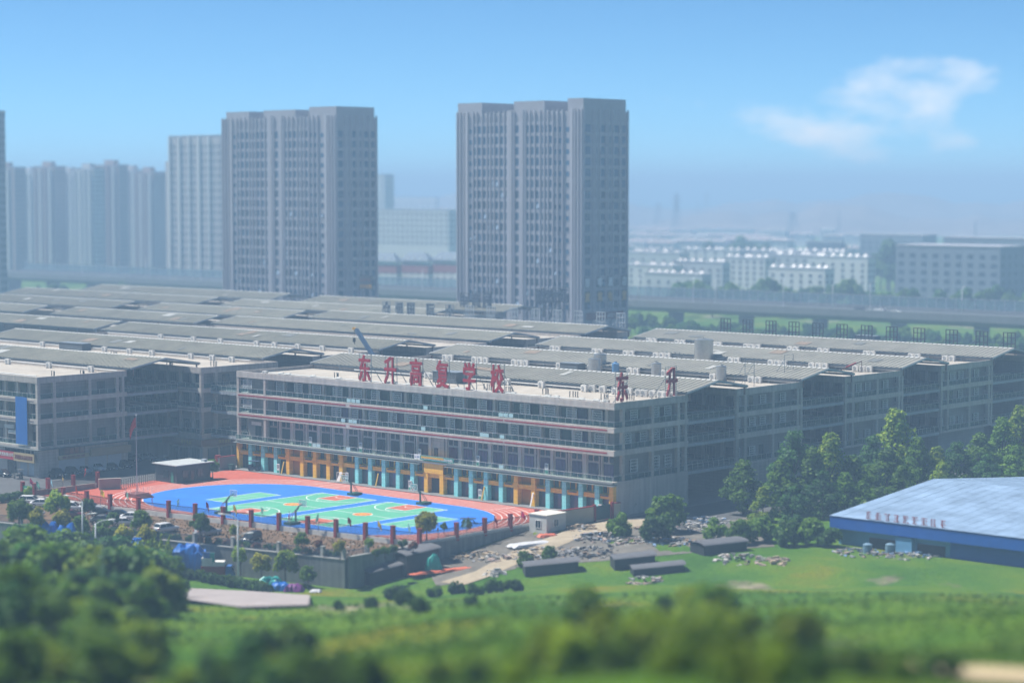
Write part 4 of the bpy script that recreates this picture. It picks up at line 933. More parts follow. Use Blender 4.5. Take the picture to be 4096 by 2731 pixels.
# stainless water tanks
tankm = mat('stainless', (0.42, 0.41, 0.38), 0.35, 0.1, 2, metal=0.85)
def tank(label, u, v, r, h, ribs=True, m=None):
    t = thing('water_tank', label, 'water tank', (u, v, ZD), group='roof water tanks'); mb = MB(); n = int(h / .35) if ribs else 3; m = m or tankm
    for k in range(n):
        z0, z1 = .3 + h * k / n, .3 + h * (k + 1) / n; zm = (z0 + z1) / 2; bl = .05 if ribs else 0
        mb.tube((0, 0, z0), (0, 0, zm), r, r + bl, 20, cap=False).tube((0, 0, zm), (0, 0, z1), r + bl, r, 20, cap=False)
    part('body', mb, m, t, smooth=True); part('lid', MB().tube((0, 0, h + .3), (0, 0, h + .55), r, r * .25, 20).tube((0, 0, h + .55), (0, 0, h + .75), .3, .3, 10), m, t); part('base', MB().box(-r * .8, r * .8, -r * .8, r * .8, 0, .3), steel, t)
for lbl, x, y, r, h, rb in [('front ribbed steel water tank of the pair', 2378, 1492, 1.25, 2.7, True), ('rear ribbed steel water tank of the pair', 2400, 1482, 1.35, 3.2, True), ('single ribbed steel water tank near the roof edge', 2625, 1510, 1.0, 2.6, True), ('ribbed steel water tank at the end of the second block', 2885, 1524, 1.0, 2.7, True), ('tall smooth steel water tank on the third block', 2815, 1446, 2.1, 4.6, False)]:
    p = gp(x, y, ZD + .0); tank(lbl, p.x, p.y, r, h, rb)
p = gp(2462, 1492, ZD); tank('small blue plastic water tank beside the steel tanks', p.x, p.y, .75, 1.7, False, mat('blue_plastic', (0.08, 0.20, 0.38), 0.5, 0.1))
# dark equipment hutches on the roofs
for lbl, x, y, w, d_, h in [('long dark equipment box beside the water tanks', 2290, 1480, 5, 2.4, 1.5), ('dark equipment box behind the fourth red letter', 1800, 1530, 6.5, 3.2, 2.2), ('dark equipment box beside the tall steel tank', 2700, 1432, 5, 2.5, 1.4), ('dark cooling unit on the far right roof', 3100, 1390, 7, 2.6, 1.4), ('dark cooling unit on the nearest left roof', 300, 1398, 9, 2.6, 1.6), ('dark cooling unit on the third left roof', 1000, 1355, 7, 2.6, 1.5), ('dark cooling unit below the empty frames', 3470, 1358, 6, 2.4, 1.0)]:
    p = gp(x, y, ZD); t = thing('equipment_box', lbl, 'roof equipment', (p.x, p.y, ZD)); bpart('casing', mat('equip_dark', (0.07, 0.075, 0.08), 0.6, 0.15), t, -w / 2, w / 2, -d_ / 2, d_ / 2, 0, h); part('louvre', MB().box(-w / 2 + .2, w / 2 - .2, -d_ / 2 - .04, -d_ / 2, .3, .45).box(-w / 2 + .2, w / 2 - .2, -d_ / 2 - .04, -d_ / 2, .7, .85), steel, t); bpart('cap', steel, t, -w / 2 - .1, w / 2 + .1, -d_ / 2 - .1, d_ / 2 + .1, h, h + .08)
# fallen red letter frames on the third right roof, empty frames on the second
for lbl, x, y, rot in [('collapsed red letter lying on the second right roof', 3400, 1488, .5), ('collapsed rusty frame lying on the second right roof', 3500, 1480, .9)]:
    p = gp(x, y, ZD); t = thing('fallen_sign', lbl, 'fallen sign', (p.x, p.y, ZD), rot); part('frame', MB().beam((-2.4, 0, .1), (2.4, 0, 2.3), .15).beam((-2.4, 1, .1), (2.4, 1, 2.3), .15).beam((-1, -.3, .7), (-1, 1.3, .7), .12).beam((1, -.3, 1.6), (1, 1.3, 1.6), .12).beam((2.4, 0, 2.3), (2.4, .5, 0), .12), rust, t); part('letter', MB().hexa([(-.9, -.1, .9), (1.2, -.1, 1.9), (1.2, 1.1, 1.9), (-.9, 1.1, .9), (-.9, -.1, 1.1), (1.2, -.1, 2.1), (1.2, 1.1, 2.1), (-.9, 1.1, 1.1)]), redl, t)
for lbl, x, y in [('empty steel letter frame near the second roof corner', 2998, 1545), ('empty steel letter frame farther along the second roof', 3155, 1525)]:
    p = gp(x, y, ZT - .6); t = thing('sign_frame', lbl, 'sign frame', (p.x, p.y, ZT - .7), R(90)); mb = MB()
    for xx in (-1.5, 1.5): mb.beam((xx, 0, 0), (xx, 0, 5.4), .09)
    for z in (1.2, 2.6, 4, 5.4): mb.beam((-1.5, 0, z), (1.5, 0, z), .06)
    part('frame', mb, steel, t); part('brace', MB().beam((-1.5, 0, 4.6), (-1.5, 3.2, .1), .07).beam((1.5, 0, 4.6), (1.5, 3.2, .1), .07), steel, t)
# crane jib rising between the canopies
p0 = Vector((*dp(1486, 545), 20)); p1 = gp(1415, 1318, 30)
p1 = Vector((p0.x - 7, p0.y - 2.5, 30.0)); 
c0 = dp(1482, 483); tt = thing('mobile_crane', 'dark blue crane jib with a hook above the left canopies', 'crane', (c0[0], c0[1], 14))
def loc_at(x, y, d): q = dp(x, d); return Vector((q[0] - c0[0], q[1] - c0[1], zat(y, d) - 14))
a, b = loc_at(1484, 1412, 483), loc_at(1424, 1318, 487)
part('jib', MB().beam(a - (b - a) * .9, b, .75, .75).beam((a + b) / 2, b + (b - a) * .03, .55, .55), mat('crane_blue', (0.05, 0.09, 0.16), 0.5, 0.1), tt)
part('jib_head', MB().beam(b, b + Vector((-.8, 0, .3)), .5).beam(b + Vector((-.8, 0, .3)), b + Vector((-1.5, .3, .1)), .35), mat('crane_yellow', (0.45, 0.25, 0.03)), tt)
hk = b + Vector((-.7, 0, -1.9)); part('hook', MB().beam(b + Vector((-.7, 0, 0)), hk, .05).box(hk.x - .25, hk.x + .25, hk.y - .2, hk.y + .2, hk.z - .9, hk.z).beam(hk + Vector((0, 0, -.9)), hk + Vector((.2, 0, -1.4)), .12), black, tt)
part('chassis', MB().box(-3, 5, -1.3, 1.3, -13.9, -11.5).box(3, 5.4, -1.2, 1.2, -11.5, -10.2), mat('crane_yellow', (0.45, 0.25, 0.03)), tt)
# signs and hangings on the left block
t = thing('blue_sheet', 'big plain blue sheet hanging on the left block front', 'sheet', (-24.9, -37.0, 6.4)); part('cloth', MB().box(0, 3.9, -.06, 0, 0, 9.6), mat('sheet_blue', (0.01, 0.12, 0.42), 0.6, 0.1, 0.5), t)
t = thing('shop_sign', 'red shop sign with white lettering on the left block', 'shop sign', (-30.4, -37.2, 3.1)); bpart('board', mat('sign_red', (0.42, 0.03, 0.05)), t, 0, 5.2, -.3, 0, 0, 1.7); letters('lettering', '商贸有限公司', white, t, (2.7, -.32, 1.0), .75, 'front', .01, .02, 4.8)
t = thing('shop_sign', 'beige shop sign with dull red lettering at the left block corner', 'shop sign', (-25.1, -37.2, 3.0)); bpart('board', beige, t, 0, 6.9, -.35, 0, 0, 1.75); letters('lettering', '家园园食品经营部', mat('sign_maroon', (0.22, 0.05, 0.04)), t, (3.4, -.37, .9), .85, 'front', .01, .02, 6.0)
t = thing('shop_sign', 'narrow beige shop sign over the shutters on the left block side', 'shop sign', (-17.75, -32, 3.2)); bpart('board', beige, t, 0, .3, 0, 7.4, 0, .85); letters('lettering', '食品经营部', MATS['sign_maroon'], t, (.32, 3.6, .42), .5, 'side', .01, .02, 5.6)
t = thing('shop_sign', 'blank tan signboard at the far end of the left block side', 'shop sign', (-17.75, -24.2, 3.3)); bpart('board', mat('tan_board', (0.36, 0.26, 0.14)), t, 0, .6, 0, 10.2, 0, 1.5)
t = thing('shop_sign', 'small pale sign boards on the left block second floor', 'shop sign', (-30, -36.0, 8.3)); bpart('board', offw, t, 0, 3.2, -.2, 0, 0.9, 1.7); bpart('board', offw, t, 1.2, 4.0, -.2, 0, -.1, .6)
# banner on the school railing
t = thing('banner', 'green banner with white lettering on the school railing', 'banner', (0, -.45, 0)); bx0, bx1 = 52.9, 63.4
ux = lambda x: (lambda r0: CU + r0.x * ((0 - CV) / r0.y))(ray(x, 1840)); bx0, bxm, bx1 = ux(1664), ux(1687), ux(1822)
bpart('logo_panel', white, t, bx0, bxm, -.02, 0, 6.35, 7.3); bpart('cloth', mat('banner_green', (0.02, 0.24, 0.20), 0.6, 0.06), t, bxm + .003, bx1, -.02, 0, 6.3, 7.2)
letters('lettering', '东升教育培训学校2024年春季消防安全应急演练', white, t, ((bxm + bx1) / 2, -.03, 6.75), .52, 'front', .015, .006, (bx1 - bxm) * .94)
letters('logo', '☆ 东升', mat('logo_blue', (0.05, 0.12, 0.3)), t, ((bx0 + bxm) / 2, -.03, 6.82), .35, 'front', .01, .006, (bxm - bx0) * .8)
# pale boards hung on the railings
pb = MB().box(-.55, .55, -.04, 0, 0, .68).mesh(mat('pale_teal_board', (0.42, 0.60, 0.60), 0.5, 0.05), 'notice_board')
for fl, z, uu in ((4, 15.95, (33.5, 34.8, 36.1, 54.6, 74.0, 75.2, 76.5)), (3, 11.9, (31.9, 34.0, 35.2, 54.0, 69.3, 70.4, 74.3)), (2, 6.4, (24.0, 25.2, 33.8, 74.5))):
    for u in uu: tag(obj('notice_board', pb, None, (u, .03 if fl > 2 else -.42, z)), 'small pale teal board hung on the %s floor school railing' % {4: 'top', 3: 'third', 2: 'second'}[fl], 'notice board', 'pale boards on railing %d' % fl)
fb = MB().box(-.4, .4, -.12, 0, 0, 1.9, 0).box(-.33, .33, -.13, -.12, .1, .6, 1).box(-.33, .33, -.13, -.12, 1.0, 1.75, 2).mesh([white, mat('fire_green', (0.05, 0.3, 0.2)), mat('fire_grey', (0.25, 0.27, 0.3))], 'fire_cabinet')
for u, z, v in ((33.2, .14, -.2), (50.7, .14, -.2), (69.0, .14, -.2), (98, .14, -.2), (13.0, .14, -.2), (36.0, 6.2, .9), (52.2, 6.2, .9), (67.5, 6.2, .9), (84.5, 6.2, .9), (21.5, 6.2, .9)): tag(obj('fire_cabinet', fb, None, (u, v, z)), 'white cabinet standing against the school wall, %s' % ('ground floor' if z < 1 else 'second floor'), 'cabinet', 'white cabinets %s' % ('ground' if z < 1 else 'second'))

# ================================================================== YARD
def rot(p, a): return (p[0] * math.cos(a) - p[1] * math.sin(a), p[0] * math.sin(a) + p[1] * math.cos(a))
# front fence with red pillars
ftop, fw = 2.35, .85
PL = [(3.1, fence_v(3.1)), (6.7, fence_v(6.7))] + [(u, fence_v(u)) for u in (15.2, 22, 28.6, 35.6, 42.9, 49.2, 55.7, 62.1, 68.3, 74.6, 80.7, 86.9, 92.6, 98.0)]
PR = [(98.0, v) for v in (-37.1, -30.3, -23.9, -17.1)]
def fence(label, pts, name='yard_fence', base=fw, top=ftop, pm_=fred, pw=.62, ph=2.95, wallm=offw, barm=black, bar_step=.24, zb=0.0, skip_first=False):
    r = thing(name, label, 'fence', (0, 0, zb))
    for i, p in enumerate(pts):
        if skip_first and i == 0: continue
        part('pillar', MB().box(p[0] - pw / 2, p[0] + pw / 2, p[1] - pw / 2, p[1] + pw / 2, 0, ph).box(p[0] - pw / 2 - .04, p[0] + pw / 2 + .04, p[1] - pw / 2 - .04, p[1] + pw / 2 + .04, ph, ph + .08), pm_, r)
    for p, q in zip(pts, pts[1:]):
        a = Vector((*p, 0)); b = Vector((*q, 0)); L = (b - a).length; d = (b - a) / L; a2 = a + d * (pw / 2 + .01); b2 = b - d * (pw / 2 + .01)
        if base: part('low_wall', MB().beam(a2 + Vector((0, 0, base / 2)), b2 + Vector((0, 0, base / 2)), .24, base), wallm, r)
        mb = MB(); n = int((L - pw) / bar_step)
        for k in range(n + 1): c = a2 + (b2 - a2) * k / max(1, n); mb.beam(c + Vector((0, 0, base)), c + Vector((0, 0, top)), .055)
        for z in (base + .15, top - .12): mb.beam(a2 + Vector((0, 0, z)), b2 + Vector((0, 0, z)), .07)
        part('railing', mb, barm, r)
    return r
fence('black railing with red pillars along the front of the sports ground', PL)
fence('black railing with red pillars down the right side of the sports ground', [PL[-1]] + PR, skip_first=True)
fence('black railing with red pillars beside the left street', [(2.5, -49.2), (2.3, -43.2), (2.0, -37.2)])
t = thing('green_sign_board', 'green parking board with white lettering between two red pillars', 'sign board', (3.6, fence_v(5) - .2, .75)); bpart('board', mat('board_green', (0.02, 0.22, 0.12)), t, 0, 2.9, -.05, .05, 0, 1.6)
letters('lettering', '东升教育\n停车场', white, t, (1.9, -.06, .85), .85, 'front', .01, .005); part('emblem', MB().tube((.65, -.06, .8), (.65, -.07, .8), .42, .42, 16).tube((.65, -.071, .8), (.65, -.075, .8), .34, .34, 16, 1), [white, MATS['board_green']], t); letters('emblem_letter', 'P', white, t, (.65, -.08, .8), .4, 'front', .01, .005)
# blue fence on top of the retaining wall, with stone posts
sm_ = mat('post_stone', (0.30, 0.30, 0.29), 0.8, 0.15, 1)
lf = [(u, wall_v(u) + .25) for u in (12, 21, 30, 39, 48, 57.5, 67.8, 75.6, 84.7, 93.2, 97.1)]
fence('blue railing with stone posts on the retaining wall', lf + [(97.4, -57.0)], 'street_fence', 0.0, 1.35, sm_, .55, 1.6, None, mat('fence_blue', (0.04, 0.09, 0.15), 0.5, 0.1), .3)
rw = thing('retaining_wall', 'grey concrete retaining wall below the dirt lot and track', 'retaining wall'); mb = MB()
a, b = (-60, wall_v(-60)), (97.7, wall_v(97.7)); n = 26
for k in range(n):
    p = Vector((a[0] + (b[0] - a[0]) * k / n, a[1] + (b[1] - a[1]) * k / n, 0)); q = Vector((a[0] + (b[0] - a[0]) * (k + 1) / n, a[1] + (b[1] - a[1]) * (k + 1) / n, 0)); e = (q - p).normalized() * .02
    part('wall_panel', MB().beam(p + e + Vector((0, 0, -3.1)), q - e + Vector((0, 0, -3.1)), .5, 6.0), conc, rw)
part('coping', MB().beam(Vector((*a, -.02)), Vector((*b, -.02)), .62, .16), mat('coping', (0.27, 0.27, 0.26), .8, .1), rw)
for k in range(7):
    v0 = wall_v(97.7) + .3 + k * 6.2; part('wall_panel', MB().box(97.75, 98.3, v0 + .02, v0 + 6.18, -6, .35), conc, rw)
part('coping', MB().box(97.7, 98.4, wall_v(97.7) + .3, -18.5, .353, .48), MATS['coping'], rw)
# brick pier wall, sliding gate, guardhouse at the left entrance
t = thing('entrance_wall', 'pinkish entrance wall with red coping beside the folding gate', 'wall', (5.0, -39.2, 0), math.atan2(3.8, 1.9)); bpart('wall', mat('pink_wall', (0.30, 0.20, 0.17), 0.7, 0.1), t, 0, 4.2, -.3, .3, 0, 2.0); bpart('coping', mat('wall_top', (0.36, 0.31, 0.27)), t, -.05, 4.25, -.36, .36, 2.0, 2.12)
t = thing('low_wall', 'low pink grey wall running from the fence to the entrance', 'wall', (2.2, -49, 0)); bpart('wall', mat('pink_grey', (0.28, 0.22, 0.20)), t, .2, .6, -4, 10.5, 0, .95); bpart('coping', MATS['wall_top'], t, .15, .65, -4, 10.5, .95, 1.03)
ga, gb = Vector((6.9, -35.2, 0)), Vector((3.2, -24.3, 0)); t = thing('folding_gate', 'dark folding lattice gate beside the guardhouse', 'gate', ga); d = (gb - ga); L = d.length; d /= L; n = 15
for k in range(n + 1):
    c = d * (L * k / n); part('upright', MB().beam(c, c + Vector((0, 0, 1.6)), .09).beam(c + Vector((0, 0, 1.6)), c + Vector((0, 0, 1.75)), .14), black, t)
    if k < n:
        e = d * (L * (k + 1) / n); up = lambda z: Vector((0, 0, z)); part('lattice', MB().beam(c + up(.2), e + up(.85), .04).beam(e + up(.2), c + up(.85), .04).beam(c + up(.85), e + up(1.5), .04).beam(e + up(.85), c + up(1.5), .04), black, t)
t = thing('guardhouse', 'dark grey guardhouse with a flat pale roof by the gate', 'guardhouse', (2.7, -23.6, 0)); gw = mat('guard_wall', (0.045, 0.055, 0.065), 0.5, 0.1, 0.6, tile=(.6, .9)); bpart('wall', gw, t, 0, 6.6, 0, 8.6, 0, 3.2)
bpart('roof', mat('guard_roof', (0.38, 0.40, 0.40), .6, .12, .6), t, -.5, 7.2, -.5, 9.2, 3.45, 3.62); bpart('fascia', black, t, -.45, 7.15, -.45, 9.15, 3.2, 3.447)
window(t, (3.4, 0, .9), 1.6, 1.5, n=2); window(t, (5.3, 0, .05), 1.0, 2.2, n=1, name='door', g=mat('green_door', (0.04, 0.22, 0.16)))
for vv in (2.2, 6.0): window(t, (6.6, vv, .9), 1.5, 1.5, 'side')
window(t, (6.6, 4.0, .05), 1.0, 2.2, 'side', n=1, name='door'); bpart('vent', steell, t, 5.2, 6.2, 7.4, 8.2, 3.62, 4.1)
t = thing('gate_pier', 'dark red gate pier and short wall left of the school', 'wall', (-1.2, -4.2, 0)); bpart('pier', fred, t, -.4, .5, -.5, .5, 0, 3.0); bpart('wall', mat('grey_wall', (0.25, 0.24, 0.24)), t, .5, 1.0, -.4, 4.0, 0, 2.6); bpart('coping', fred, t, .45, 1.05, -.45, 4.0, 2.6, 2.75)
tag(obj('green_bin', MB().box(-.5, .5, -.4, .4, 0, 1.1).box(-.55, .55, -.45, .45, 1.1, 1.2).mesh(mat('bin_green', (0.02, 0.06, 0.05)), 'green_bin'), None, (1.4, -2.8, .02)), 'dark green bin standing by the gate pier', 'bin')
# flagpole on its podium
t = thing('podium', 'dark red stepped flag podium with white rails', 'podium', (18.0, -40.2, 0.02)); pm2 = mat('podium_red', (0.16, 0.05, 0.045), .7, .15)
for k in range(4): bpart('step', pm2, t, -1.6 + .0, 1.7 + .45 * (3 - k), -1.6, 1.6, .18 * k + (.002 if k else 0), .18 * (k + 1))
mb = MB()
for x, y in ((-1.5, -1.5), (-1.5, 1.5), (0, -1.5), (0, 1.5), (1.4, -1.5), (1.4, 1.5), (2.6, 1.5)): mb.tube((x, y, .7), (x, y, 1.75), .035, n=6)
part('handrail', mb, offw, t)
t = thing('flagpole', 'tall thin flagpole on the red podium', 'flagpole', (18.0, -40.2, .74)); part('pole', MB().tube((0, 0, 0), (0, 0, 14.6), .10, .05, 10), mat('pole_pink', (0.42, 0.36, 0.37), .4, 0), t); part('finial', MB().ball((0, 0, 14.7), .14), white, t)
def flag_mesh(w, h, m, droop=.8, seed=0):
    rnd = random.Random(seed); mb = MB(); n, k = 7, 5; g = []
    for i in range(n + 1):
        row = []
        for j in range(k + 1):
            f = i / n; zz = -h * j / k - droop * f * f * h * 1.2; x = w * f * (1 - .35 * droop); y = .12 * math.sin(f * 7 + j * .5 + seed) * f + .05 * math.sin(j * 1.7 + seed); row.append((x, y, zz))
        g.append(row)
    for i in range(n):
        for j in range(k): mb.quad(g[i][j], g[i + 1][j], g[i + 1][j + 1], g[i][j + 1])
    return mb.mesh(m, 'flag')
t2 = thing('red_flag', 'red flag drooping from the tall flagpole', 'flag', (18.0, -40.25, 15.0)); obj('cloth', flag_mesh(2.0, 1.9, mat('flag_red', (0.45, 0.02, 0.02), .7, .1), 1.1, 2), t2, (0, 0, 0), R(215))
# little coloured flags on the fence
fcols = {'pink': (0.45, 0.01, 0.10), 'red': (0.45, 0.03, 0.02), 'yellow': (0.55, 0.40, 0.05), 'pale blue': (0.22, 0.45, 0.55), 'pale green': (0.15, 0.35, 0.28), 'orange red': (0.55, 0.07, 0.02), 'maroon': (0.22, 0.01, 0.03)}
FLG = [(120, 1973, 'pink'), (146, 1985, 'pale green'), (203, 1975, 'pale blue'), (250, 1958, 'yellow'), (345, 1930, 'red'), (302, 2005, 'orange red'), (403, 2022, 'yellow'), (506, 2030, 'pale green'), (610, 2045, 'pink'), (717, 2060, 'pale blue'), (825, 2072, 'maroon'), (934, 2083, 'yellow'), (1045, 2096, 'pale green'), (1158, 2110, 'pink'), (1274, 2123, 'pale green'), (1391, 2137, 'maroon'), (1511, 2152, 'yellow'), (1633, 2164, 'pale blue'), (1753, 2163, 'orange red'), (1867, 2147, 'pale blue'), (1977, 2129, 'red'), (2085, 2112, 'pink')]
for i, (x, y, c) in enumerate(FLG):
    p = gp(x, y, .8); t = thing('fence_flag', '%s pennant on a thin pole above the %s' % (c, 'left street fence' if i < 5 else 'sports ground fence, %s from the left' % ('%dth' % (i - 4) if i > 7 else ['first', 'second', 'third'][i - 5])), 'flag', (p.x, p.y, .6)); part('pole', MB().tube((0, 0, 0), (0, 0, 3.1), .03, n=5), steel, t)
    obj('cloth', flag_mesh(.85, 1.0, leafmat('flag_' + c.replace(' ', '_'), fcols[c], tuple(min(1, q * 1.3) for q in fcols[c]), 0.05), .55 + .4 * (i % 3) / 2, i), t, (0, 0, 3.1), R(20 + 40 * (i % 5)))
# basketball stands
gst = mat('stand_green', (0.01, 0.09, 0.06), .5, .1)
def hoop(label, u, vb, s):
    t = thing('basketball_stand', label, 'basketball stand', (u, vb, .03), 0 if s > 0 else math.pi, 'basketball stands')       # faces +y
    part('base', MB().box(-.9, .9, -2.3, 0, 0, .42), gst, t); part('pole', MB().beam((0, -.25, .4), (0, -.25, 2.4), .22, .26), gst, t)
    part('arm', MB().beam((0, -.25, 2.35), (0, .4, 2.95), .2).beam((0, .4, 2.95), (0, 1.4, 3.2), .16).beam((0, -.25, 1.9), (0, .5, 2.75), .08), gst, t)
    part('stay', MB().beam((-.25, -1.9, .4), (-.2, -.9, 1.9), .07).beam((.25, -1.9, .4), (.2, -.9, 1.9), .07).beam((-.2, -.9, 1.9), (0, -.2, 2.3), .07).beam((.2, -.9, 1.9), (0, -.2, 2.3), .07), mat('stay_red', (0.12, 0.03, 0.05)), t)
    part('backboard', MB().box(-.9, .9, 1.4, 1.43, 2.85, 3.95), seethrough('board_clear', (0.5, 0.6, 0.65), .25), t); mb = MB()
    for x in (-.9, .9): mb.beam((x, 1.41, 2.85), (x, 1.41, 3.95), .06)
    for z in (2.85, 3.95): mb.beam((-.9, 1.41, z), (.9, 1.41, z), .06)
    for x in (-.3, .3): mb.beam((x, 1.44, 3.1), (x, 1.44, 3.5), .05)
    for z in (3.1, 3.5): mb.beam((-.3, 1.44, z), (.3, 1.44, z), .05)
    part('board_frame', mb, white, t); mb = MB(); pts = [Vector((.24 * math.cos(a), 1.75 + .24 * math.sin(a), 3.05)) for a in [2 * math.pi * k / 10 for k in range(11)]]; mb.path(pts, .025, 5); part('rim', mb, mat('rim_orange', (0.45, 0.08, 0.03)), t)
    mb = MB()
    for k in range(10): mb.beam(pts[k], (pts[k] - Vector((0, 1.75, 3.05))) * .6 + Vector((0, 1.75, 2.62)), .015)
    part('net', mb, white, t)
hoop('green basketball stand at the near end of the left court', 46.6, -42.4, 1); hoop('green basketball stand at the near end of the right court', 64.9, -42.4, 1)
hoop('green basketball stand at the school end of the left court', 46.6, -12.2, -1); hoop('green basketball stand at the school end of the right court', 64.9, -12.2, -1)
# table tennis table
t = thing('table_tennis_table', 'blue grey table tennis table with arched legs on the blue ground', 'table', (86.2, -21.8, .02), R(38)); part('top', MB().box(-1.37, 1.37, -.76, .76, .72, .78), mat('tt_blue', (0.03, 0.06, 0.13), .4, 0), t); part('net', MB().box(-.02, .02, -.85, .85, .783, .96), mat('net_red', (0.2, .05, .06)), t)
for y in (-.5, .5): part('leg', MB().path([Vector((x, y, z)) for x, z in ((-1.2, 0), (-.9, .4), (-.5, .65), (-.1, .7), (.1, .7), (.5, .65), (.9, .4), (1.2, 0))], .05, 6), black, t)
tag(obj('ball', MB().ball((0, 0, .12), .12).mesh(white, 'ball', True), None, (65.6, -13.6, .03)), 'white ball lying by the basketball stand of the right court', 'ball')
# things along the school front
for lbl, u in (('white goal frame leaning by the yellow bay', 32.5),):
    t = thing('goal_frame', lbl, 'goal frame', (u, -1.2, .13)); part('frame', MB().beam((-1.2, 0, 0), (-1.2, 0, 1.9), .07).beam((1.2, 0, 0), (1.2, 0, 1.9), .07).beam((-1.2, 0, 1.9), (1.2, 0, 1.9), .07).beam((-1.2, 0, 0), (-1.0, .8, 1.7), .05), white, t); part('board', MB().hexa([(-1.0, -.3, .2), (-.2, -.3, .2), (-.2, -.25, .2), (-1.0, -.25, .2), (-.7, .3, 2), (.0, .3, 2), (.0, .35, 2), (-.7, .35, 2)]), offw, t)
for i, (u, m, lbl) in enumerate(((14.4, mat('yellow_plank', (.5, .33, .05)), 'yellow plank leaning on the left teal pillar'), (41.7, MATS['yellow_plank'], 'yellow plank leaning on a middle teal pillar'), (81.9, white, 'white plank leaning by the right stair opening'), (69.8, MATS['yellow_plank'], 'yellow plank leaning on a right teal pillar'))):
    tag(obj('plank', MB().hexa([(-.15, 0, 0), (.15, 0, 0), (.15, .06, 0), (-.15, .06, 0), (.1, .5, 2.5), (.4, .5, 2.5), (.4, .56, 2.5), (.1, .56, 2.5)]).mesh(m, 'plank'), None, (u, -.75, .13)), lbl, 'plank')
t = thing('golf_cart', 'small blue electric cart parked by the school front left end', 'cart', (6.4, -.9, .13), R(20)); part('body', MB().box(-1.2, 1.2, -.6, .6, .3, .85).box(-1.1, -.5, -.55, .55, .85, 1.3), mat('cart_blue', (.03, .06, .12)), t); part('roof', MB().box(-1.2, 1.1, -.65, .65, 1.95, 2.05), MATS['cart_blue'], t)
part('posts', MB().beam((-1.1, -.55, .8), (-1.1, -.55, 1.95), .06).beam((-1.1, .55, .8), (-1.1, .55, 1.95), .06).beam((1, -.55, .8), (.9, -.55, 1.95), .06).beam((1, .55, .8), (.9, .55, 1.95), .06), black, t)
for x in (-.8, .8):
    for y in (-.55, .55): part('wheel', MB().tube((x, y - .1, .25), (x, y + .1, .25), .25, .25, 10), tyre, t)
# right side: cabin, boundary wall, green gate
t = thing('site_cabin', 'white prefabricated cabin at the corner of the track', 'cabin', (99.2, -20.4, -.6)); bpart('wall', mat('cabin_white', (.50, .51, .49), .6, .08, .8), t, 0, 3.9, 0, 5.0, 0, 3.3); bpart('roof', mat('cabin_roof', (.60, .57, .50), .7, .1), t, -.12, 4.02, -.12, 5.12, 3.3, 3.45)
window(t, (2.0, 0, 1.1), 1.25, 1.35, fr=white, n=2); window(t, (3.9, 2.4, 1.3), 1.25, 1.25, 'side', fr=white, n=2)
t = thing('boundary_wall', 'beige boundary wall with red coping right of the school front', 'wall', (0, 0, 0)); 
for p, q in (((100.6, -14.4), (101.3, -6.0)), ((101.6, -1.0), (101.9, .6))):
    a = Vector((*p, 1.3)); b = Vector((*q, 1.3)); part('wall', MB().beam(a, b, .3, 2.6), mat('beige_wall', (.40, .37, .28), .8, .1), t); part('coping', MB().beam(a + Vector((0, 0, 1.38)), b + Vector((0, 0, 1.38)), .5, .16), fred, t)
for p in ((101.35, -5.8), (101.55, -1.2)): bpart('pillar', fred, t, p[0] - .25, p[0] + .25, p[1] - .25, p[1] + .25, 0, 2.95)
t = thing('green_gate', 'dark green sheet gate between the beige walls', 'gate', (101.35, -5.5, 0)); bpart('leaf', mat('gate_green', (.03, .08, .08), .5, .1), t, -.05, .05, 0, 4.0, .05, 2.6)

# ================================================================== VEHICLES
cglass = mat('car_glass', (0.012, 0.016, 0.02), 0.08, 0, spec=0.6); lampw = mat('lamp_lens', (0.7, 0.7, 0.68), 0.15, 0); lampr = mat('tail_lens', (0.30, 0.01, 0.01), 0.25, 0); platem = mat('plate_blue', (0.03, 0.10, 0.40), 0.5, 0)
PAINT = {k: mat('paint_' + k, c, 0.22, 0.0, spec=0.6) for k, c in dict(white=(.62, .63, .64), black=(.012, .013, .016), silver=(.33, .34, .36), grey=(.10, .11, .12), maroon=(.10, .012, .015), darkblue=(.015, .025, .05)).items()}
KIND = {
 'sedan': dict(st=[(-2.35, .42, .80, .70), (-2.25, .30, .98, .84), (-1.6, .24, 1.02, .90), (0, .22, .99, .91), (1.0, .22, .97, .90), (1.75, .25, .86, .88), (2.2, .30, .72, .80), (2.35, .42, .60, .62)], gb=(-1.85, 1.15, .95), gr=(-1.05, .25, 1.44), wx=(-1.42, 1.4), r=.33),
 'suv': dict(st=[(-2.3, .50, .95, .78), (-2.22, .38, 1.10, .88), (-1.5, .32, 1.10, .93), (0, .30, 1.08, .94), (1.0, .30, 1.05, .93), (1.8, .33, .98, .91), (2.2, .38, .84, .84), (2.32, .50, .68, .68)], gb=(-2.2, 1.2, 1.04), gr=(-1.85, .30, 1.66), wx=(-1.40, 1.40), r=.37),
 'pickup': dict(st=[(-2.65, .55, 1.0, .85), (-2.6, .45, 1.08, .92), (-.8, .40, 1.08, .94), (0, .38, 1.10, .94), (1.2, .38, 1.08, .93), (2.1, .40, 1.02, .92), (2.5, .45, .9, .86), (2.62, .55, .7, .7)], gb=(-.85, 1.35, 1.08), gr=(-.65, .55, 1.78), wx=(-1.65, 1.6), r=.40)}
_cm = {}
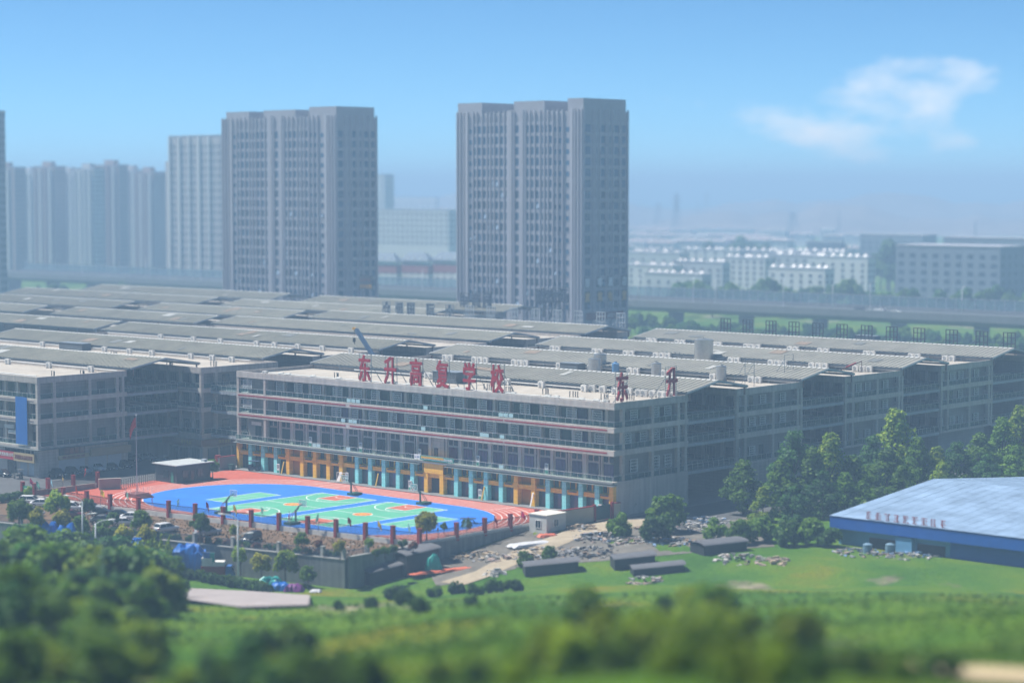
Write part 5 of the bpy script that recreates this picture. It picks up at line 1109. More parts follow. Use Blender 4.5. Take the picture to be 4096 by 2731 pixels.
def car_meshes(kind, paint):
    if (kind, paint) in _cm: return _cm[(kind, paint)]
    K = KIND[kind]; P = PAINT[paint]; mb = MB(); S_ = K['st']
    for x, zb, zt_, w in S_: mb.v += [(x, -w * .9, zb), (x, -w, zb + (zt_ - zb) * .35), (x, -w * .98, zt_ - (zt_ - zb) * .18), (x, -w * .86, zt_), (x, w * .86, zt_), (x, w * .98, zt_ - (zt_ - zb) * .18), (x, w, zb + (zt_ - zb) * .35), (x, w * .9, zb)]
    n = 8
    for k in range(len(S_) - 1):
        for j in range(n): a = k * n + j; b = k * n + (j + 1) % n; mb.f.append((a, b, b + n, a + n)); mb.m.append(0)
    mb.f.append(tuple(range(n))[::-1]); mb.m.append(0); mb.f.append(tuple((len(S_) - 1) * n + j for j in range(n))); mb.m.append(0)
    body = mb.mesh(P, 'body', True)
    b0, b1, zb = K['gb']; r0, r1, zr = K['gr']; W = .84; w2 = .64; g = MB()
    g.hexa([(b0, -W, zb), (b1, -W, zb), (b1, W, zb), (b0, W, zb), (r0, -w2, zr), (r1, -w2, zr), (r1, w2, zr), (r0, w2, zr)]); green = g.mesh(cglass, 'windows')
    rf = MB().hexa([(r0 - .06, -w2 - .03, zr - .02), (r1 + .06, -w2 - .03, zr - .02), (r1 + .06, w2 + .03, zr - .02), (r0 - .06, w2 + .03, zr - .02), (r0 + .1, -w2 + .08, zr + .05), (r1 - .12, -w2 + .08, zr + .05), (r1 - .12, w2 - .08, zr + .05), (r0 + .1, w2 - .08, zr + .05)])
    for s in (-1, 1):
        for (xb, xr) in ((b0, r0), (b1, r1), ((b0 + b1) / 2 - .1, (r0 + r1) / 2 - .05)): rf.beam((xb, s * (W + .005), zb), (xr, s * (w2 + .01), zr), .07, .05)
    roof = rf.mesh(P, 'roof')
    r = K['r']; wm = MB().tube((0, -.11, 0), (0, .11, 0), r, r, 16).mesh(tyre, 'tyre'); rim = MB().tube((0, -.125, 0), (0, .125, 0), r * .62, r * .62, 12).mesh(alu, 'rim')
    hl_ = MB().box(-.12, .1, -.2, .2, -.07, .07).mesh(lampw, 'headlight'); tl = MB().box(-.08, .08, -.16, .16, -.09, .09).mesh(lampr, 'tail_light'); pl = MB().box(-.02, .02, -.25, .25, -.07, .07).mesh(platem, 'licence_plate')
    _cm[(kind, paint)] = (body, green, roof, wm, rim, hl_, tl, pl); return _cm[(kind, paint)]
def car(label, kind, paint, loc, rz, group=None, name='parked_car'):
    body, green, roof, wm, rim, hl_, tl, pl = car_meshes(kind, paint); K = KIND[kind]; t = thing(name, label, 'car', loc, rz, group)
    obj('body', body, t); obj('windows', green, t); obj('roof', roof, t)
    for x in K['wx']:
        for y in (-.80, .80): w_ = obj('wheel', wm, t, (x, y, K['r'])); obj('rim', rim, w_)
    x1, zb1, zt1, w1 = K['st'][-2]; x0, zb0, zt0, w0 = K['st'][1]
    for s in (-1, 1): obj('headlight', hl_, t, (x1 + .02, s * (w1 - .22), zt1 - .10)); obj('tail_light', tl, t, (x0 - .03, s * (w0 - .18), zt0 - .14))
    obj('licence_plate', pl, t, (K['st'][-1][0] + .01, 0, K['st'][-1][1] + .06)); obj('licence_plate', pl, t, (K['st'][0][0] - .01, 0, K['st'][0][1] + .18))
    return t
def carpx(label, kind, paint, x, y, ang, z=0.004): p = gp(x, y, z); return car(label, kind, paint, p, R(ang))
for lbl, kd, pt, x, y, a in [('black pickup truck parked at the left block corner', 'pickup', 'black', 226, 1908, -8), ('black SUV parked between the pickup and a grey sedan', 'suv', 'black', 285, 1899, -4), ('grey sedan parked left of the white SUV', 'sedan', 'silver', 336, 1891, -6), ('white SUV parked in the row by the shutters', 'suv', 'white', 388, 1884, -5), ('dark grey sedan parked right of the white SUV', 'sedan', 'grey', 443, 1878, -6), ('large black SUV at the end of the row by the shutters', 'suv', 'black', 494, 1872, -4),
    ('silver SUV in the shade under the walkway', 'suv', 'silver', 590, 1843, 15), ('white sedan in the shade by the brown shop board', 'sedan', 'silver', 655, 1852, 20), ('dark car half hidden at the passage mouth', 'sedan', 'grey', 530, 1845, 10), ('black car cut by the left picture edge', 'sedan', 'black', 10, 1905, 5)]: carpx(lbl, kd, pt, x, y, a)
for lbl, kd, pt, x, y, a in [('white SUV beside the green parking board', 'suv', 'white', 126, 2017, 38), ('white sedan behind the round tree', 'sedan', 'white', 172, 2026, 40), ('white van-like SUV right of the round tree', 'suv', 'white', 290, 2043, 40), ('silver car hidden behind a dark small tree', 'sedan', 'silver', 362, 2040, 38), ('first black sedan on the dirt lot', 'sedan', 'black', 412, 2064, 40), ('second black sedan on the dirt lot, nearer the fence wall', 'sedan', 'black', 482, 2071, 38), ('white sedan right of the black sedans', 'sedan', 'white', 535, 2080, 36), ('dark car behind the small trees on the dirt lot', 'sedan', 'grey', 415, 2092, 40), ('white car behind the grey posts on the dirt lot', 'sedan', 'white', 500, 2102, 50), ('maroon car among the left trees', 'sedan', 'maroon', 285, 2070, 45), ('silver car with sun glint at the left trees', 'sedan', 'silver', 125, 2062, 40),
    ('white SUV seen from behind on the dirt lot', 'suv', 'white', 666, 2128, 92), ('silver SUV half hidden by a round tree', 'suv', 'silver', 832, 2140, 80), ('dark SUV facing the viewer on the dirt lot', 'suv', 'black', 1005, 2166, -70)]: carpx(lbl, kd, pt, x, y, a)
for lbl, kd, pt, x, vv in [('dark van driving on the overpass', 'suv', 'darkblue', 3436, 428), ('white car driving on the overpass behind another', 'sedan', 'white', 3520, 428), ('rear white car driving on the overpass', 'sedan', 'white', 3588, 421), ('white car on the left part of the overpass', 'sedan', 'white', 693, 421), ('pale car on the far left overpass', 'sedan', 'silver', 510, 428), ('bright car on the far left overpass', 'sedan', 'white', 435, 421), ('silver car on the overpass beside the right tower', 'sedan', 'silver', 2518, 421)]:
    r0 = ray(x, 1215); tt = (vv - CV) / r0.y; car(lbl, kd, pt, (CU + r0.x * tt, vv, 10.105), 0 if vv < 425 else math.pi, name='car')
p = gp(78, 1915); t = thing('cargo_tricycle', 'dark cargo tricycle parked before the white shutters', 'tricycle', p, R(-10)); part('bed', MB().box(-1.6, .2, -.6, .6, .6, 1.0), mat('trike', (.06, .06, .06)), t); part('cab', MB().beam((.9, 0, .4), (1.0, 0, 1.4), .3, .4).beam((.2, -.5, .8), (.2, -.5, 1.9), .06).beam((.2, .5, .8), (.2, .5, 1.9), .06).box(.0, 1.1, -.55, .55, 1.9, 1.96), MATS['trike'], t)
for x, y in ((-1, -.6), (-1, .6), (1.2, 0)): part('wheel', MB().tube((x, y - .08, .32), (x, y + .08, .32), .32, .32, 12), tyre, t)
p = gp(2275, 2092, -.4); t = thing('scooter', 'small dark scooter leaning by the beige wall', 'scooter', p, R(30)); part('body', MB().beam((-.6, 0, .5), (.3, 0, .45), .25, .3).beam((.3, 0, .45), (.55, 0, .95), .12).beam((.5, -.3, .95), (.5, .3, .95), .05).box(-.6, 0, -.14, .14, .65, .78), PAINT['grey'], t)
for x in (-.55, .6): part('wheel', MB().tube((x, -.05, .25), (x, .05, .25), .25, .25, 12), tyre, t)

# ================================================================== TREES
def leafquad(mb, c, nrm, s, rnd):
    n = Vector(nrm).normalized(); a = n.orthogonal().normalized(); b = n.cross(a); t = rnd.uniform(0, 6.28); d = a * math.cos(t) + b * math.sin(t); e = n.cross(d)
    d *= s * rnd.uniform(.7, 1.2); e *= s * rnd.uniform(.45, .8); c = Vector(c)
    mb.quad(c - d * .6, c + e, c + d, c - e)
def crown_round(seed, n, s, m, rx=1.0, rz=.95, lobes=16, fill=.62):
    rnd = random.Random(seed); mb = MB(); L = []
    for k in range(lobes):
        z = rnd.uniform(-.7, 1); a = rnd.uniform(0, 6.28); r = math.sqrt(max(0, 1 - z * z)); f = rnd.uniform(.5, .72); L.append((Vector((rx * r * math.cos(a), rx * r * math.sin(a), rz * z)) * f, rnd.uniform(.3, .46)))
    for k in range(n):
        c, rad = L[k % lobes]; v = Vector((rnd.gauss(0, 1), rnd.gauss(0, 1), rnd.gauss(.15, 1))).normalized(); rr_ = rad * (rnd.random() ** .35)
        leafquad(mb, c + v * rr_, v + Vector((rnd.gauss(0, .5), rnd.gauss(0, .5), .35 + rnd.gauss(0, .5))), s, rnd)
    return mb.mesh(m, 'crown')
def crown_cone(seed, n, s, m, w=.28):
    rnd = random.Random(seed); mb = MB(); fr = [rnd.uniform(.7, 1.2) for _ in range(60)]
    for k in range(n):
        h = rnd.random() ** 1.25; a = rnd.uniform(0, 6.28); lay = int(h * 14); q = fr[(lay * 5 + int(a / 6.28 * 5)) % 60]
        r = w * (1 - h) ** .5 * min(1, .45 + h * 2.5) * q * (rnd.random() ** .4) + .01; p = Vector((r * math.cos(a), r * math.sin(a), h - .25 * r)); leafquad(mb, p, Vector((math.cos(a), math.sin(a), .8 + rnd.gauss(0, .6))), s, rnd)
    return mb.mesh(m, 'crown')
def crown_poplar(seed, n, s, m, w=.2):
    rnd = random.Random(seed); mb = MB(); st = [(rnd.uniform(-.12, .12), rnd.uniform(-.12, .12), rnd.uniform(.55, 1.0)) for _ in range(9)]
    for k in range(n):
        x, y, hh = st[k % 9]; h = rnd.uniform(.1, hh); r = w * .42 * (1 - (h / hh) ** 3) * rnd.random() ** .5; a = rnd.uniform(0, 6.28)
        leafquad(mb, (x * (1 + h) + r * math.cos(a), y * (1 + h) + r * math.sin(a), h), Vector((math.cos(a), math.sin(a), .6 + rnd.gauss(0, .6))), s, rnd)
    return mb.mesh(m, 'crown')
LF = {'mid': leafmat('leaf_mid', (.050, .13, .012), (.15, .26, .018)), 'bright': leafmat('leaf_bright', (.105, .21, .012), (.32, .40, .022)), 'dark': leafmat('leaf_dark', (.026, .080, .015), (.075, .16, .020)), 'yellow': leafmat('leaf_yellow', (.18, .21, .012), (.44, .40, .025)), 'blue': leafmat('leaf_bluegreen', (.028, .095, .026), (.080, .20, .036)), 'rust': leafmat('leaf_rust', (.13, .045, .03), (.24, .09, .04))}
CR = {}
for k, m in LF.items(): CR[k] = [crown_round(100 + i * 7 + len(k), 1700, .15, m, rz=(.95, 1.1, .85)[i]) for i in range(3)]
CB = {k: [crown_round(300 + i, 900, .18, LF[k], rz=.7, lobes=11) for i in range(2)] for k in LF}
def crown_tall(seed, n, s, m, w=.33):
    rnd = random.Random(seed); mb = MB(); L = []
    for k in range(34):
        h = rnd.uniform(.08, .93); a = rnd.uniform(0, 6.28); r = w * (math.sin(min(1, h * 1.15 + .12) * math.pi) ** .6) * rnd.uniform(.35, .8); L.append((Vector((r * math.cos(a), r * math.sin(a), h)), rnd.uniform(.07, .13)))
    for k in range(n):
        c, rad = L[k % 34]; v = Vector((rnd.gauss(0, 1), rnd.gauss(0, 1), rnd.gauss(.2, 1))).normalized()
        leafquad(mb, c + v * rad * rnd.random() ** .4, v + Vector((rnd.gauss(0, .5), rnd.gauss(0, .5), .4 + rnd.gauss(0, .5))), s, rnd)
    return mb.mesh(m, 'crown')
CC = [crown_tall(500 + i, 3200, .030, LF[('mid', 'bright', 'blue', 'mid')[i]], .30 + .04 * i) for i in range(4)]
CP = [crown_poplar(600 + i, 1300, .04, LF['bright'], .26) for i in range(3)]
FAR = [crown_round(700 + i, 800, .22, LF['mid' if i < 2 else 'blue'], rz=1.0, lobes=12) for i in range(4)]
tb = MB().tube((0, 0, 0), (.03, .02, .6), .055, .035, 7).tube((.03, .02, .6), (-.02, .0, 1.0), .035, .02, 6)
for a in (0.3, 2.2, 4.3): tb.tube((.02, .01, .55), (.35 * math.cos(a), .35 * math.sin(a), .95), .022, .008, 5)
TRUNK = tb.mesh(bark, 'trunk')
rt = random.Random(5)
def tree(label, loc, R_, hc, crown, group=None, name='tree', cat='tree', th=None, trunk=True):
    "crown radius R_, crown centre at height hc"
    t = thing(name, label, cat, loc, rt.uniform(0, 6.28), group)
    if trunk: o = obj('trunk', TRUNK, t); o.scale = (hc * .8 if R_ > 1 else hc, hc * .8 if R_ > 1 else hc, hc * 1.05)
    o = obj('crown', crown, t, (0, 0, hc)); s = R_ * 1.08; o.scale = (s, s, s); return t
def street_pt(x, off, z=-4.5):
    r0 = ray(x, 2250); t_ = (CV - (-72 + (CU - 46) * .194) + off) / (r0.x * .194 - r0.y); return Vector((CU + r0.x * t_, CV + r0.y * t_, z))
def tpx(label, x, yc, d_, z, kind, yb=None, group=None, name='tree', cat='tree', lib=None):
    yb = yb or (yc + d_ * .85); p = gp(x, yb, z) if z > -1 else street_pt(x, -z - 1.5)
    if z <= -1: z = -4.5
    dd = depth(p.x, p.y); m = dd / _F; hc = max(.4, zat(yc, dd) - z)
    return tree(label, p, d_ / 2 * m, hc, rt.choice((lib or CR)[kind]), group, name, cat)
for lbl, x, yc, d_, z, k in [('large round bright tree on the left of the dirt lot', 229, 2017, 108, 0, 'bright'), ('small dark tree behind the left lamp post', 352, 2032, 62, 0, 'dark'), ('olive tree left of the large round tree', 150, 2072, 84, 0, 'yellow'), ('leafy tree at the far left above the wood', 75, 2045, 110, 0, 'mid'), ('olive tree below the large round tree', 243, 2092, 92, -3, 'yellow'), ('upright green tree beside the left lamp post', 321, 2108, 78, -3, 'mid'), ('green tree right of the left lamp post', 412, 2128, 80, -3, 'mid'), ('small tree among the parked cars', 452, 2084, 56, -.5, 'dark'), ('green tree in front of the white sedan', 566, 2090, 84, -.5, 'mid'), ('rusty green tree below the parked cars', 496, 2142, 80, -3.5, 'yellow'), ('yellowish tree before the white SUV', 586, 2146, 84, -3.5, 'yellow'),
    ('dark round tree beside the silver SUV', 800, 2103, 84, 0, 'dark'), ('young tree at the fence beside a lamp', 938, 2128, 44, 0, 'bright'), ('round green shrub tree behind the blue fence', 1207, 2166, 58, 0, 'mid'), ('yellow green shrub behind the blue fence', 1361, 2192, 54, 0, 'yellow'), ('small yellow shrub by the last stone post', 1476, 2180, 44, 0, 'bright'), ('rusty shrub beside the round shrub tree', 1277, 2184, 36, 0, 'rust'),
    ('yellow tree inside the fence before the badminton court', 1705, 2096, 96, 0, 'yellow'), ('thin young tree inside the fence beside the yellow tree', 1776, 2112, 32, 0, 'mid'), ('small dark tree inside the fence near the table', 1868, 2108, 46, 0, 'dark'), ('small green tree at the right end of the guardhouse', 852, 1868, 54, 0, 'mid'), ('light green bush beside the left street fence', 116, 1972, 46, 0, 'bright'), ('dark bushy tree against the school side wall', 2525, 2010, 60, -.5, 'dark'), ('second dark bushy tree against the school side wall', 2580, 2000, 56, -.5, 'dark'),
    ('yellow street tree by the middle lamp post', 962, 2228, 66, -4.5, 'bright'), ('yellow green street tree below the blue fence', 1046, 2262, 80, -4.5, 'yellow'), ('large yellow green street tree at the retaining wall', 1140, 2258, 108, -4.5, 'bright'), ('small street tree near the wall corner', 1232, 2312, 74, -4.5, 'mid')]:
    tpx(lbl, x, yc, d_, z, k)
for i, (x, y, k) in enumerate([(1612, 2182, 'dark'), (1652, 2190, 'rust'), (1575, 2205, 'dark'), (1540, 2212, 'mid'), (1500, 2220, 'mid')]): tpx(['dark shrub at the fence corner', 'rusty shrub at the fence corner', 'low dark shrub on the wall top', 'low green shrub on the wall top', 'low green shrub by the stone post'][i], x, y, 46, 0, k, y + 22, name='shrub', cat='shrub', lib=CB)
for i in range(16):
    u = 66 + i * 1.95; tree('low red and green shrub planted along the blue fence', (u, wall_v(u) + 1.1, 0), .8, .45, CB['rust' if i % 3 == 1 else 'mid'][i % 2], 'shrubs along the blue fence', 'shrub', 'shrub', trunk=False)
for i in range(8):
    u = 50 + i * 1.9; tree('low green shrub planted behind the left stretch of blue fence', (u, wall_v(u) + 1.1, 0), .85, .45, CB['mid'][i % 2], 'green shrubs along the blue fence', 'shrub', 'shrub', trunk=False)
for i in range(9):
    p = gp(-10 + i * 12, 2012 - i * 2.2, 0); tree('dark clipped hedge bush at the left edge', p, 1.0, .8, CB['dark'][i % 2], 'hedge bushes at the left edge', 'hedge_bush', 'hedge', trunk=False)
t = thing('plant_pot', 'dark plant pot on the track beside the guardhouse', 'pot', gp(845, 1919)); part('pot', MB().tube((0, 0, 0), (0, 0, .55), .3, .42, 10), black, t)
# poplar saplings in front
for i, (x, yt, yb) in enumerate([(455, 2135, 2290), (500, 2150, 2290), (600, 2160, 2330), (640, 2130, 2330), (668, 2155, 2335)]):
    p = street_pt(x, 8); dd = depth(p.x, p.y); Hh = zat(yt, dd) + 4.4; t = thing('poplar', 'light green young poplar at the edge of the wood', 'tree', p, rt.uniform(0, 6), 'young poplars at the wood edge'); o = obj('crown', CP[i % 3], t); o.scale = (Hh, Hh, Hh); o = obj('trunk', TRUNK, t); o.scale = (Hh * .35, Hh * .35, Hh * .5)
# the wood in the left foreground
k = 0
for (x, y, d_) in [(20, 2330, 7), (90, 2300, 7.5), (165, 2310, 7), (240, 2330, 7.5), (320, 2320, 7), (400, 2335, 7.5), (470, 2345, 7), (545, 2360, 7), (610, 2375, 6.5), (665, 2400, 5.5), (-20, 2420, 8), (60, 2410, 7.5), (140, 2420, 8), (225, 2430, 8), (310, 2425, 8), (395, 2440, 7.5), (480, 2450, 7.5), (560, 2455, 7), (630, 2470, 6), (30, 2510, 7), (130, 2530, 6), (560, 2520, 6), (400, 2510, 6), (270, 2510, 6.5), (690, 2440, 4), (50, 2470, 6), (180, 2480, 6), (340, 2475, 6), (500, 2490, 5.5), (600, 2430, 5), (640, 2350, 4.5), (15, 2560, 6), (220, 2570, 5), (350, 2560, 5), (100, 2360, 7), (260, 2375, 7), (430, 2390, 7), (570, 2400, 6)]:
    p = hit(x, y); s = rt.uniform(.85, 1.12) * min(1.05, depth(p.x, p.y) / 285); tree('leafy tree in the wood at the left foreground', p, d_ * .58 * s, d_ * .5 * s, CR[rt.choice(['dark', 'mid', 'mid', 'blue', 'bright'])][k % 3], 'wood in the left foreground'); k += 1
_bl = []; _rb = random.Random(77)
for _k in range(46):
    x = _rb.uniform(-30, 1480); y = _rb.uniform(2590, 2760) + (40 if x > 700 else 0); _bl.append((x, y, _rb.uniform(.9, 2.4), _rb.choice(('mid', 'mid', 'bright', 'dark', 'blue')), 'l'))
for _k in range(34):
    x = _rb.gauss(2640, 260); y = 2470 + abs(x - 2560) * .28 + _rb.uniform(-40, 240); _bl.append((x, min(y, 2760), _rb.uniform(.9, 2.5), _rb.choice(('bright', 'mid', 'bright', 'bright')), 'r'))
_bl += [(3450, 2735, 1.6, 'dark', 'r'), (3760, 2715, 1.6, 'mid', 'r'), (3260, 2740, 1.8, 'dark', 'r'), (3600, 2745, 1.4, 'mid', 'r'), (1750, 2740, 1.2, 'mid', 'l'), (1900, 2750, 1.2, 'dark', 'l')]
for (x, y, r, kd, nm) in _bl:
    p = hit(x, y); r *= depth(p.x, p.y) / 175; tree('%s leafy bush on the grass slope, %s' % ({'mid': 'green', 'dark': 'dark', 'bright': 'bright', 'blue': 'blue green'}[kd], 'lower left' if nm == 'l' else 'lower right'), p, r, r * .75, CR[kd][k % 3], '%s bushes on the grass slope, %s' % (kd, nm), 'bush', 'bush', trunk=False); k += 1
for (x, y, r) in [(1560, 2400, 1.6), (1630, 2420, 1.5), (1740, 2390, 1.3), (1830, 2375, 1.5), (1900, 2380, 1.4), (1980, 2370, 1.6), (2050, 2365, 1.5), (1680, 2450, 1.2), (1600, 2370, 1.0), (1480, 2430, 1.0), (1880, 2420, 1.0), (1350, 2440, .9)]:
    p = hit(x, y); tree('dark low bush on the mound before the retaining wall', p, r, r * .5, CB['dark'][k % 2], 'low bushes on the mound', 'bush', 'bush', trunk=False); k += 1
# conifer-like trees right of the market
for i, (x, yt, u_, v_) in enumerate([(2980, 1850, 113, 16), (3060, 1960, 116, 8), (3185, 1742, 119, 30), (3130, 1850, 116, 20), (3260, 1800, 121, 27), (3330, 1750, 122, 38), (3300, 1900, 124, 20), (3420, 1830, 124, 40), (3390, 1900, 126, 28), (3590, 1655, 124, 66), (3500, 1760, 123, 55), (3560, 1800, 126, 50), (3680, 1760, 127, 62), (3760, 1800, 129, 66), (3840, 1780, 129, 76), (3930, 1740, 130, 84), (4020, 1680, 131, 92), (4090, 1640, 132, 100), (3180, 1960, 121, 12), (3460, 1930, 129, 32), (3620, 1870, 131, 48), (3780, 1860, 134, 60), (3960, 1830, 136, 76), (4080, 1790, 138, 86)]):
    r0 = ray(x, 2000); d0 = depth(u_, v_); q = dp(x, d0); z0 = -.6; Hh = max(5, zat(yt, d0) - z0)
    t = thing('conifer', ('light green rounded tree in the belt beside the market' if i % 4 == 1 else 'blue green rounded tree in the belt beside the market' if i % 4 == 2 else 'mid green rounded tree in the belt beside the market'), 'tree', (q[0], q[1], z0), rt.uniform(0, 6), ('light', 'bluish', 'mid')[0 if i % 4 == 1 else 1 if i % 4 == 2 else 2] + ' green trees beside the market'); o = obj('crown', CC[i % 4], t, (0, 0, Hh * .06)); sw = Hh * (1.45 if Hh < 11 else 1.15); o.scale = (sw, sw, Hh); o = obj('trunk', TRUNK, t); o.scale = (Hh * .4, Hh * .4, Hh * .8)
for i, (x, y, s, kd) in enumerate([(2480, 2150, 2.2, 'mid'), (2660, 2130, 3.4, 'mid'), (2630, 2170, 2.8, 'dark'), (2860, 2160, 2.0, 'mid'), (2950, 2180, 2.2, 'mid'), (3040, 2170, 2.6, 'mid'), (3150, 2185, 2.4, 'dark'), (3250, 2180, 2.4, 'mid'), (3320, 2190, 2.0, 'dark'), (2100, 2270, 1.4, 'mid'), (2200, 2250, 1.4, 'mid')]):
    p = hit(x, y); tree('green bush among the rubble and dark sheds at right', p, s, s * .8, CR[kd][i % 3], 'bushes among the rubble', 'bush', 'bush', trunk=False)
# trees around the overpass and on the plain
k = 0
for (xa, xb, n, d0, d1, h, lbl, g) in [(2520, 4150, 90, -.86, -.965, 8, 'tree in the belt below the overpass', 'trees below the overpass'), (2680, 3500, 26, 960, 1060, 15, 'tree rising behind the overpass barrier', 'trees behind the overpass'), (3480, 4150, 24, 930, 1010, 13, 'tree behind the overpass at the right edge', 'trees behind the right overpass'), (3500, 3760, 10, 1150, 1250, 26, 'tall poplar mass beyond the overpass', 'tall trees beyond the overpass'), (2830, 3090, 9, 1560, 1650, 20, 'tall tree among the far terraces', 'trees among the terraces'), (3300, 4150, 22, 1400, 1700, 16, 'hazy tree on the plain at right', 'hazy trees on the plain'), (60, 640, 12, 1090, 1150, 9, 'small tree along the left overpass', 'trees along the left overpass'), (1500, 1830, 6, 1030, 1060, 8, 'tree between the towers beyond the overpass', 'trees between the towers')]:
    for i in range(n):
        x = xa + (xb - xa) * (i + rt.random()) / n; d = rt.uniform(d0, d1); d = -d * (924 - (x - 2550) * .0835) if d < 0 else d; q = dp(x, d); hh = h * rt.uniform(.65, 1.1); tree(lbl, (q[0], q[1], 0), hh * .36, hh * .6, FAR[k % 4], g); k += 1

# ================================================================== FOREGROUND STREET AND RUBBLE
lg = lamp_parts(11.2, [(-1, 10.4, 2.2), (1, 7.6, 1.6)], lampg, 1.1)
street_lamp('tall two-armed lamp post at the left before the track end', street_pt(332, 5), R(35), lg, None); p = gp(953, 2345, -4.5); street_lamp('tall two-armed lamp post in the middle of the lower street', p, R(35), lg, None)
street_lamp('single curved lamp post rising from the wood', street_pt(384, 8), R(45), lamp_parts(8.2, [(1, 7.4, 2.2)], lampg, 1.3), None)
sheetpts = [hit(700, 2360), hit(1000, 2372), hit(1240, 2390), hit(1235, 2430), hit(960, 2440), hit(690, 2400)]
struct('lower_street', MB().poly([(p.x, p.y, p.z + .35) for p in sheetpts]).mesh(mat('dusty_road', (.30, .26, .25), .9, .15, .5, stain=.2), 'lower_street'), 'dusty pinkish grey street below the retaining wall', 'street')
def heap(label, name, cat, x, y, z, w, d_, h, m, seed=0, rz=0.7, sharp=.5, p=None):
    rnd = random.Random(seed + int(x)); mb = MB(); n = 9; g = []
    for i in range(n + 1):
        row = []
        for j in range(n + 1):
            a, b = i / n * 2 - 1, j / n * 2 - 1; e = max(abs(a), abs(b)); f = max(0, 1 - e ** (2 + 6 * sharp)); row.append((a * w / 2 * (1 + .1 * rnd.uniform(-1, 1)), b * d_ / 2 * (1 + .1 * rnd.uniform(-1, 1)), h * f * rnd.uniform(.8, 1.08)))
        g.append(row)
    for i in range(n):
        for j in range(n): mb.quad(g[i][j], g[i + 1][j], g[i + 1][j + 1], g[i][j + 1])
    p = p or gp(x, y, z); return tag(obj(name, mb.mesh(m, name), None, p, rz), label, cat)
tb_ = mat('tarp_blue', (.006, .13, .48), .45, .15, .8); tt_ = mat('tarp_teal', (.02, .30, .27), .45, .15, .8); tp_ = mat('tarp_purple', (.18, .03, .20), .5, .15); tw_ = mat('tarp_white', (.5, .5, .52), .5, .12, .8); to_ = mat('tarp_orange', (.52, .12, .06), .6, .15, .8); tk_ = mat('tarp_black', (.026, .029, .034), .55, .2, .8)
for lbl, x, off, w, d_, yt, m, s in [('large blue tarpaulin over a truck load below the wall', 752, 4.5, 6.5, 4.2, 2190, tb_, .9), ('blue tarpaulin heap at the left among the trees', 185, 6, 5.5, 3.5, 2098, tb_, .8), ('blue tarpaulin beside the left lamp post', 268, 6, 4, 3, 2105, tb_, .8), ('dark blue tarpaulin between the young poplars', 545, 5, 3.4, 3, 2165, tb_, .9), ('teal and blue tarpaulin heap on the street', 1082, 6, 4.2, 3, 2318, tt_, .5), ('blue heap beside the teal tarpaulin on the street', 1120, 6.5, 3.2, 2.4, 2340, tb_, .5), ('purple covered heap near the wall corner', 1176, 6, 3.0, 2.4, 2345, tp_, .5), ('grey covered heap by the middle lamp post', 1020, 6, 4, 2.6, 2340, mat('tarp_grey', (.22, .20, .20)), .4), ('pale sacks by the wall corner', 1262, 5, 1.8, 1.4, 2368, tw_, .4)]:
    p = street_pt(x, off); heap(lbl, 'tarpaulin_heap', 'tarpaulin', x, 0, -4.5, w, d_, zat(yt, depth(p.x, p.y)) + 4.5, m, 1, .75, s, p)
t = thing('truck', 'small truck with a red and white load below the wall', 'truck', street_pt(872, 4.2), R(42)); part('bed', MB().box(-2.6, 1.2, -1, 1, .8, 2.2), mat('truck_red', (.35, .06, .03)), t); part('cab', MB().hexa([(1.3, -.95, .5), (2.7, -.95, .5), (2.7, .95, .5), (1.3, .95, .5), (1.35, -.9, 2.2), (2.2, -.9, 2.2), (2.2, .9, 2.2), (1.35, .9, 2.2)]), mat('truck_blue', (.02, .10, .32)), t); part('load', MB().box(-2.5, -.8, -.95, .95, 2.2, 3.5).box(-.75, 1.1, -.95, .95, 2.2, 2.9), offw, t); part('window', MB().box(2.2, 2.62, -.8, .8, 1.4, 2.0), cglass, t)
for x in (-1.8, 1.9):
    for y in (-.9, .9): part('wheel', MB().tube((x, y - .14, .45), (x, y + .14, .45), .45, .45, 14), tyre, t)
t = thing('hanging_cloth', 'blue and teal cloth hanging beside the small truck', 'cloth', street_pt(838, 5.5), R(40)); part('blue_cloth', MB().box(-1.0, .1, -.1, .1, 1.4, 4.4), tb_, t); part('teal_cloth', MB().box(.1, .8, -.12, .12, .4, 4.3), tt_, t); part('pole', MB().tube((-1, 0, 0), (-1, 0, 4.5), .05).tube((.85, 0, 0), (.85, 0, 4.5), .05).tube((-1, 0, 4.45), (.85, 0, 4.45), .04), steel, t)
for i in range(14):
    f = i / 13; p = hit(730 + 340 * f, 2312 + 62 * f); tree('clipped dark hedge along the lower street', p, 1.2, .8, CB['dark'][i % 2], 'hedge along the lower street', 'hedge_bush', 'hedge', trunk=False)
def shed(label, pa, pb, za, zb, w, h, m, roofm):
    a = hit(*pa); b = hit(*pb); za, zb = a.z, b.z; d = b - a; w = -w; L = d.xy.length; t = thing('covered_shed', label, 'shed', a, math.atan2(d.y, d.x)); sl_ = (zb - za)
    part('wall', MB().hexa([(0, 0, -1), (L, 0, sl_ - 1), (L, w, sl_ - 1), (0, w, -1), (0, 0, h), (L, 0, h + sl_), (L, w, h + sl_), (0, w, h)]), m, t)
    n = 8; mb = MB()
    for k in range(n):
        a0, a1 = math.pi * k / n, math.pi * (k + 1) / n; y0, z0 = w / 2 - (w / 2 - .3) * math.cos(a0), .4 * math.sin(a0); y1, z1 = w / 2 - (w / 2 - .3) * math.cos(a1), .4 * math.sin(a1)
        mb.quad((-.3, y0, h + z0 + .02), (L + .3, y0, h + sl_ + z0 + .02), (L + .3, y1, h + sl_ + z1 + .02), (-.3, y1, h + z1 + .02))
    part('roof', mb, roofm, t)
rg = mat('shed_grey', (.10, .10, .11), .6, .2, .6)
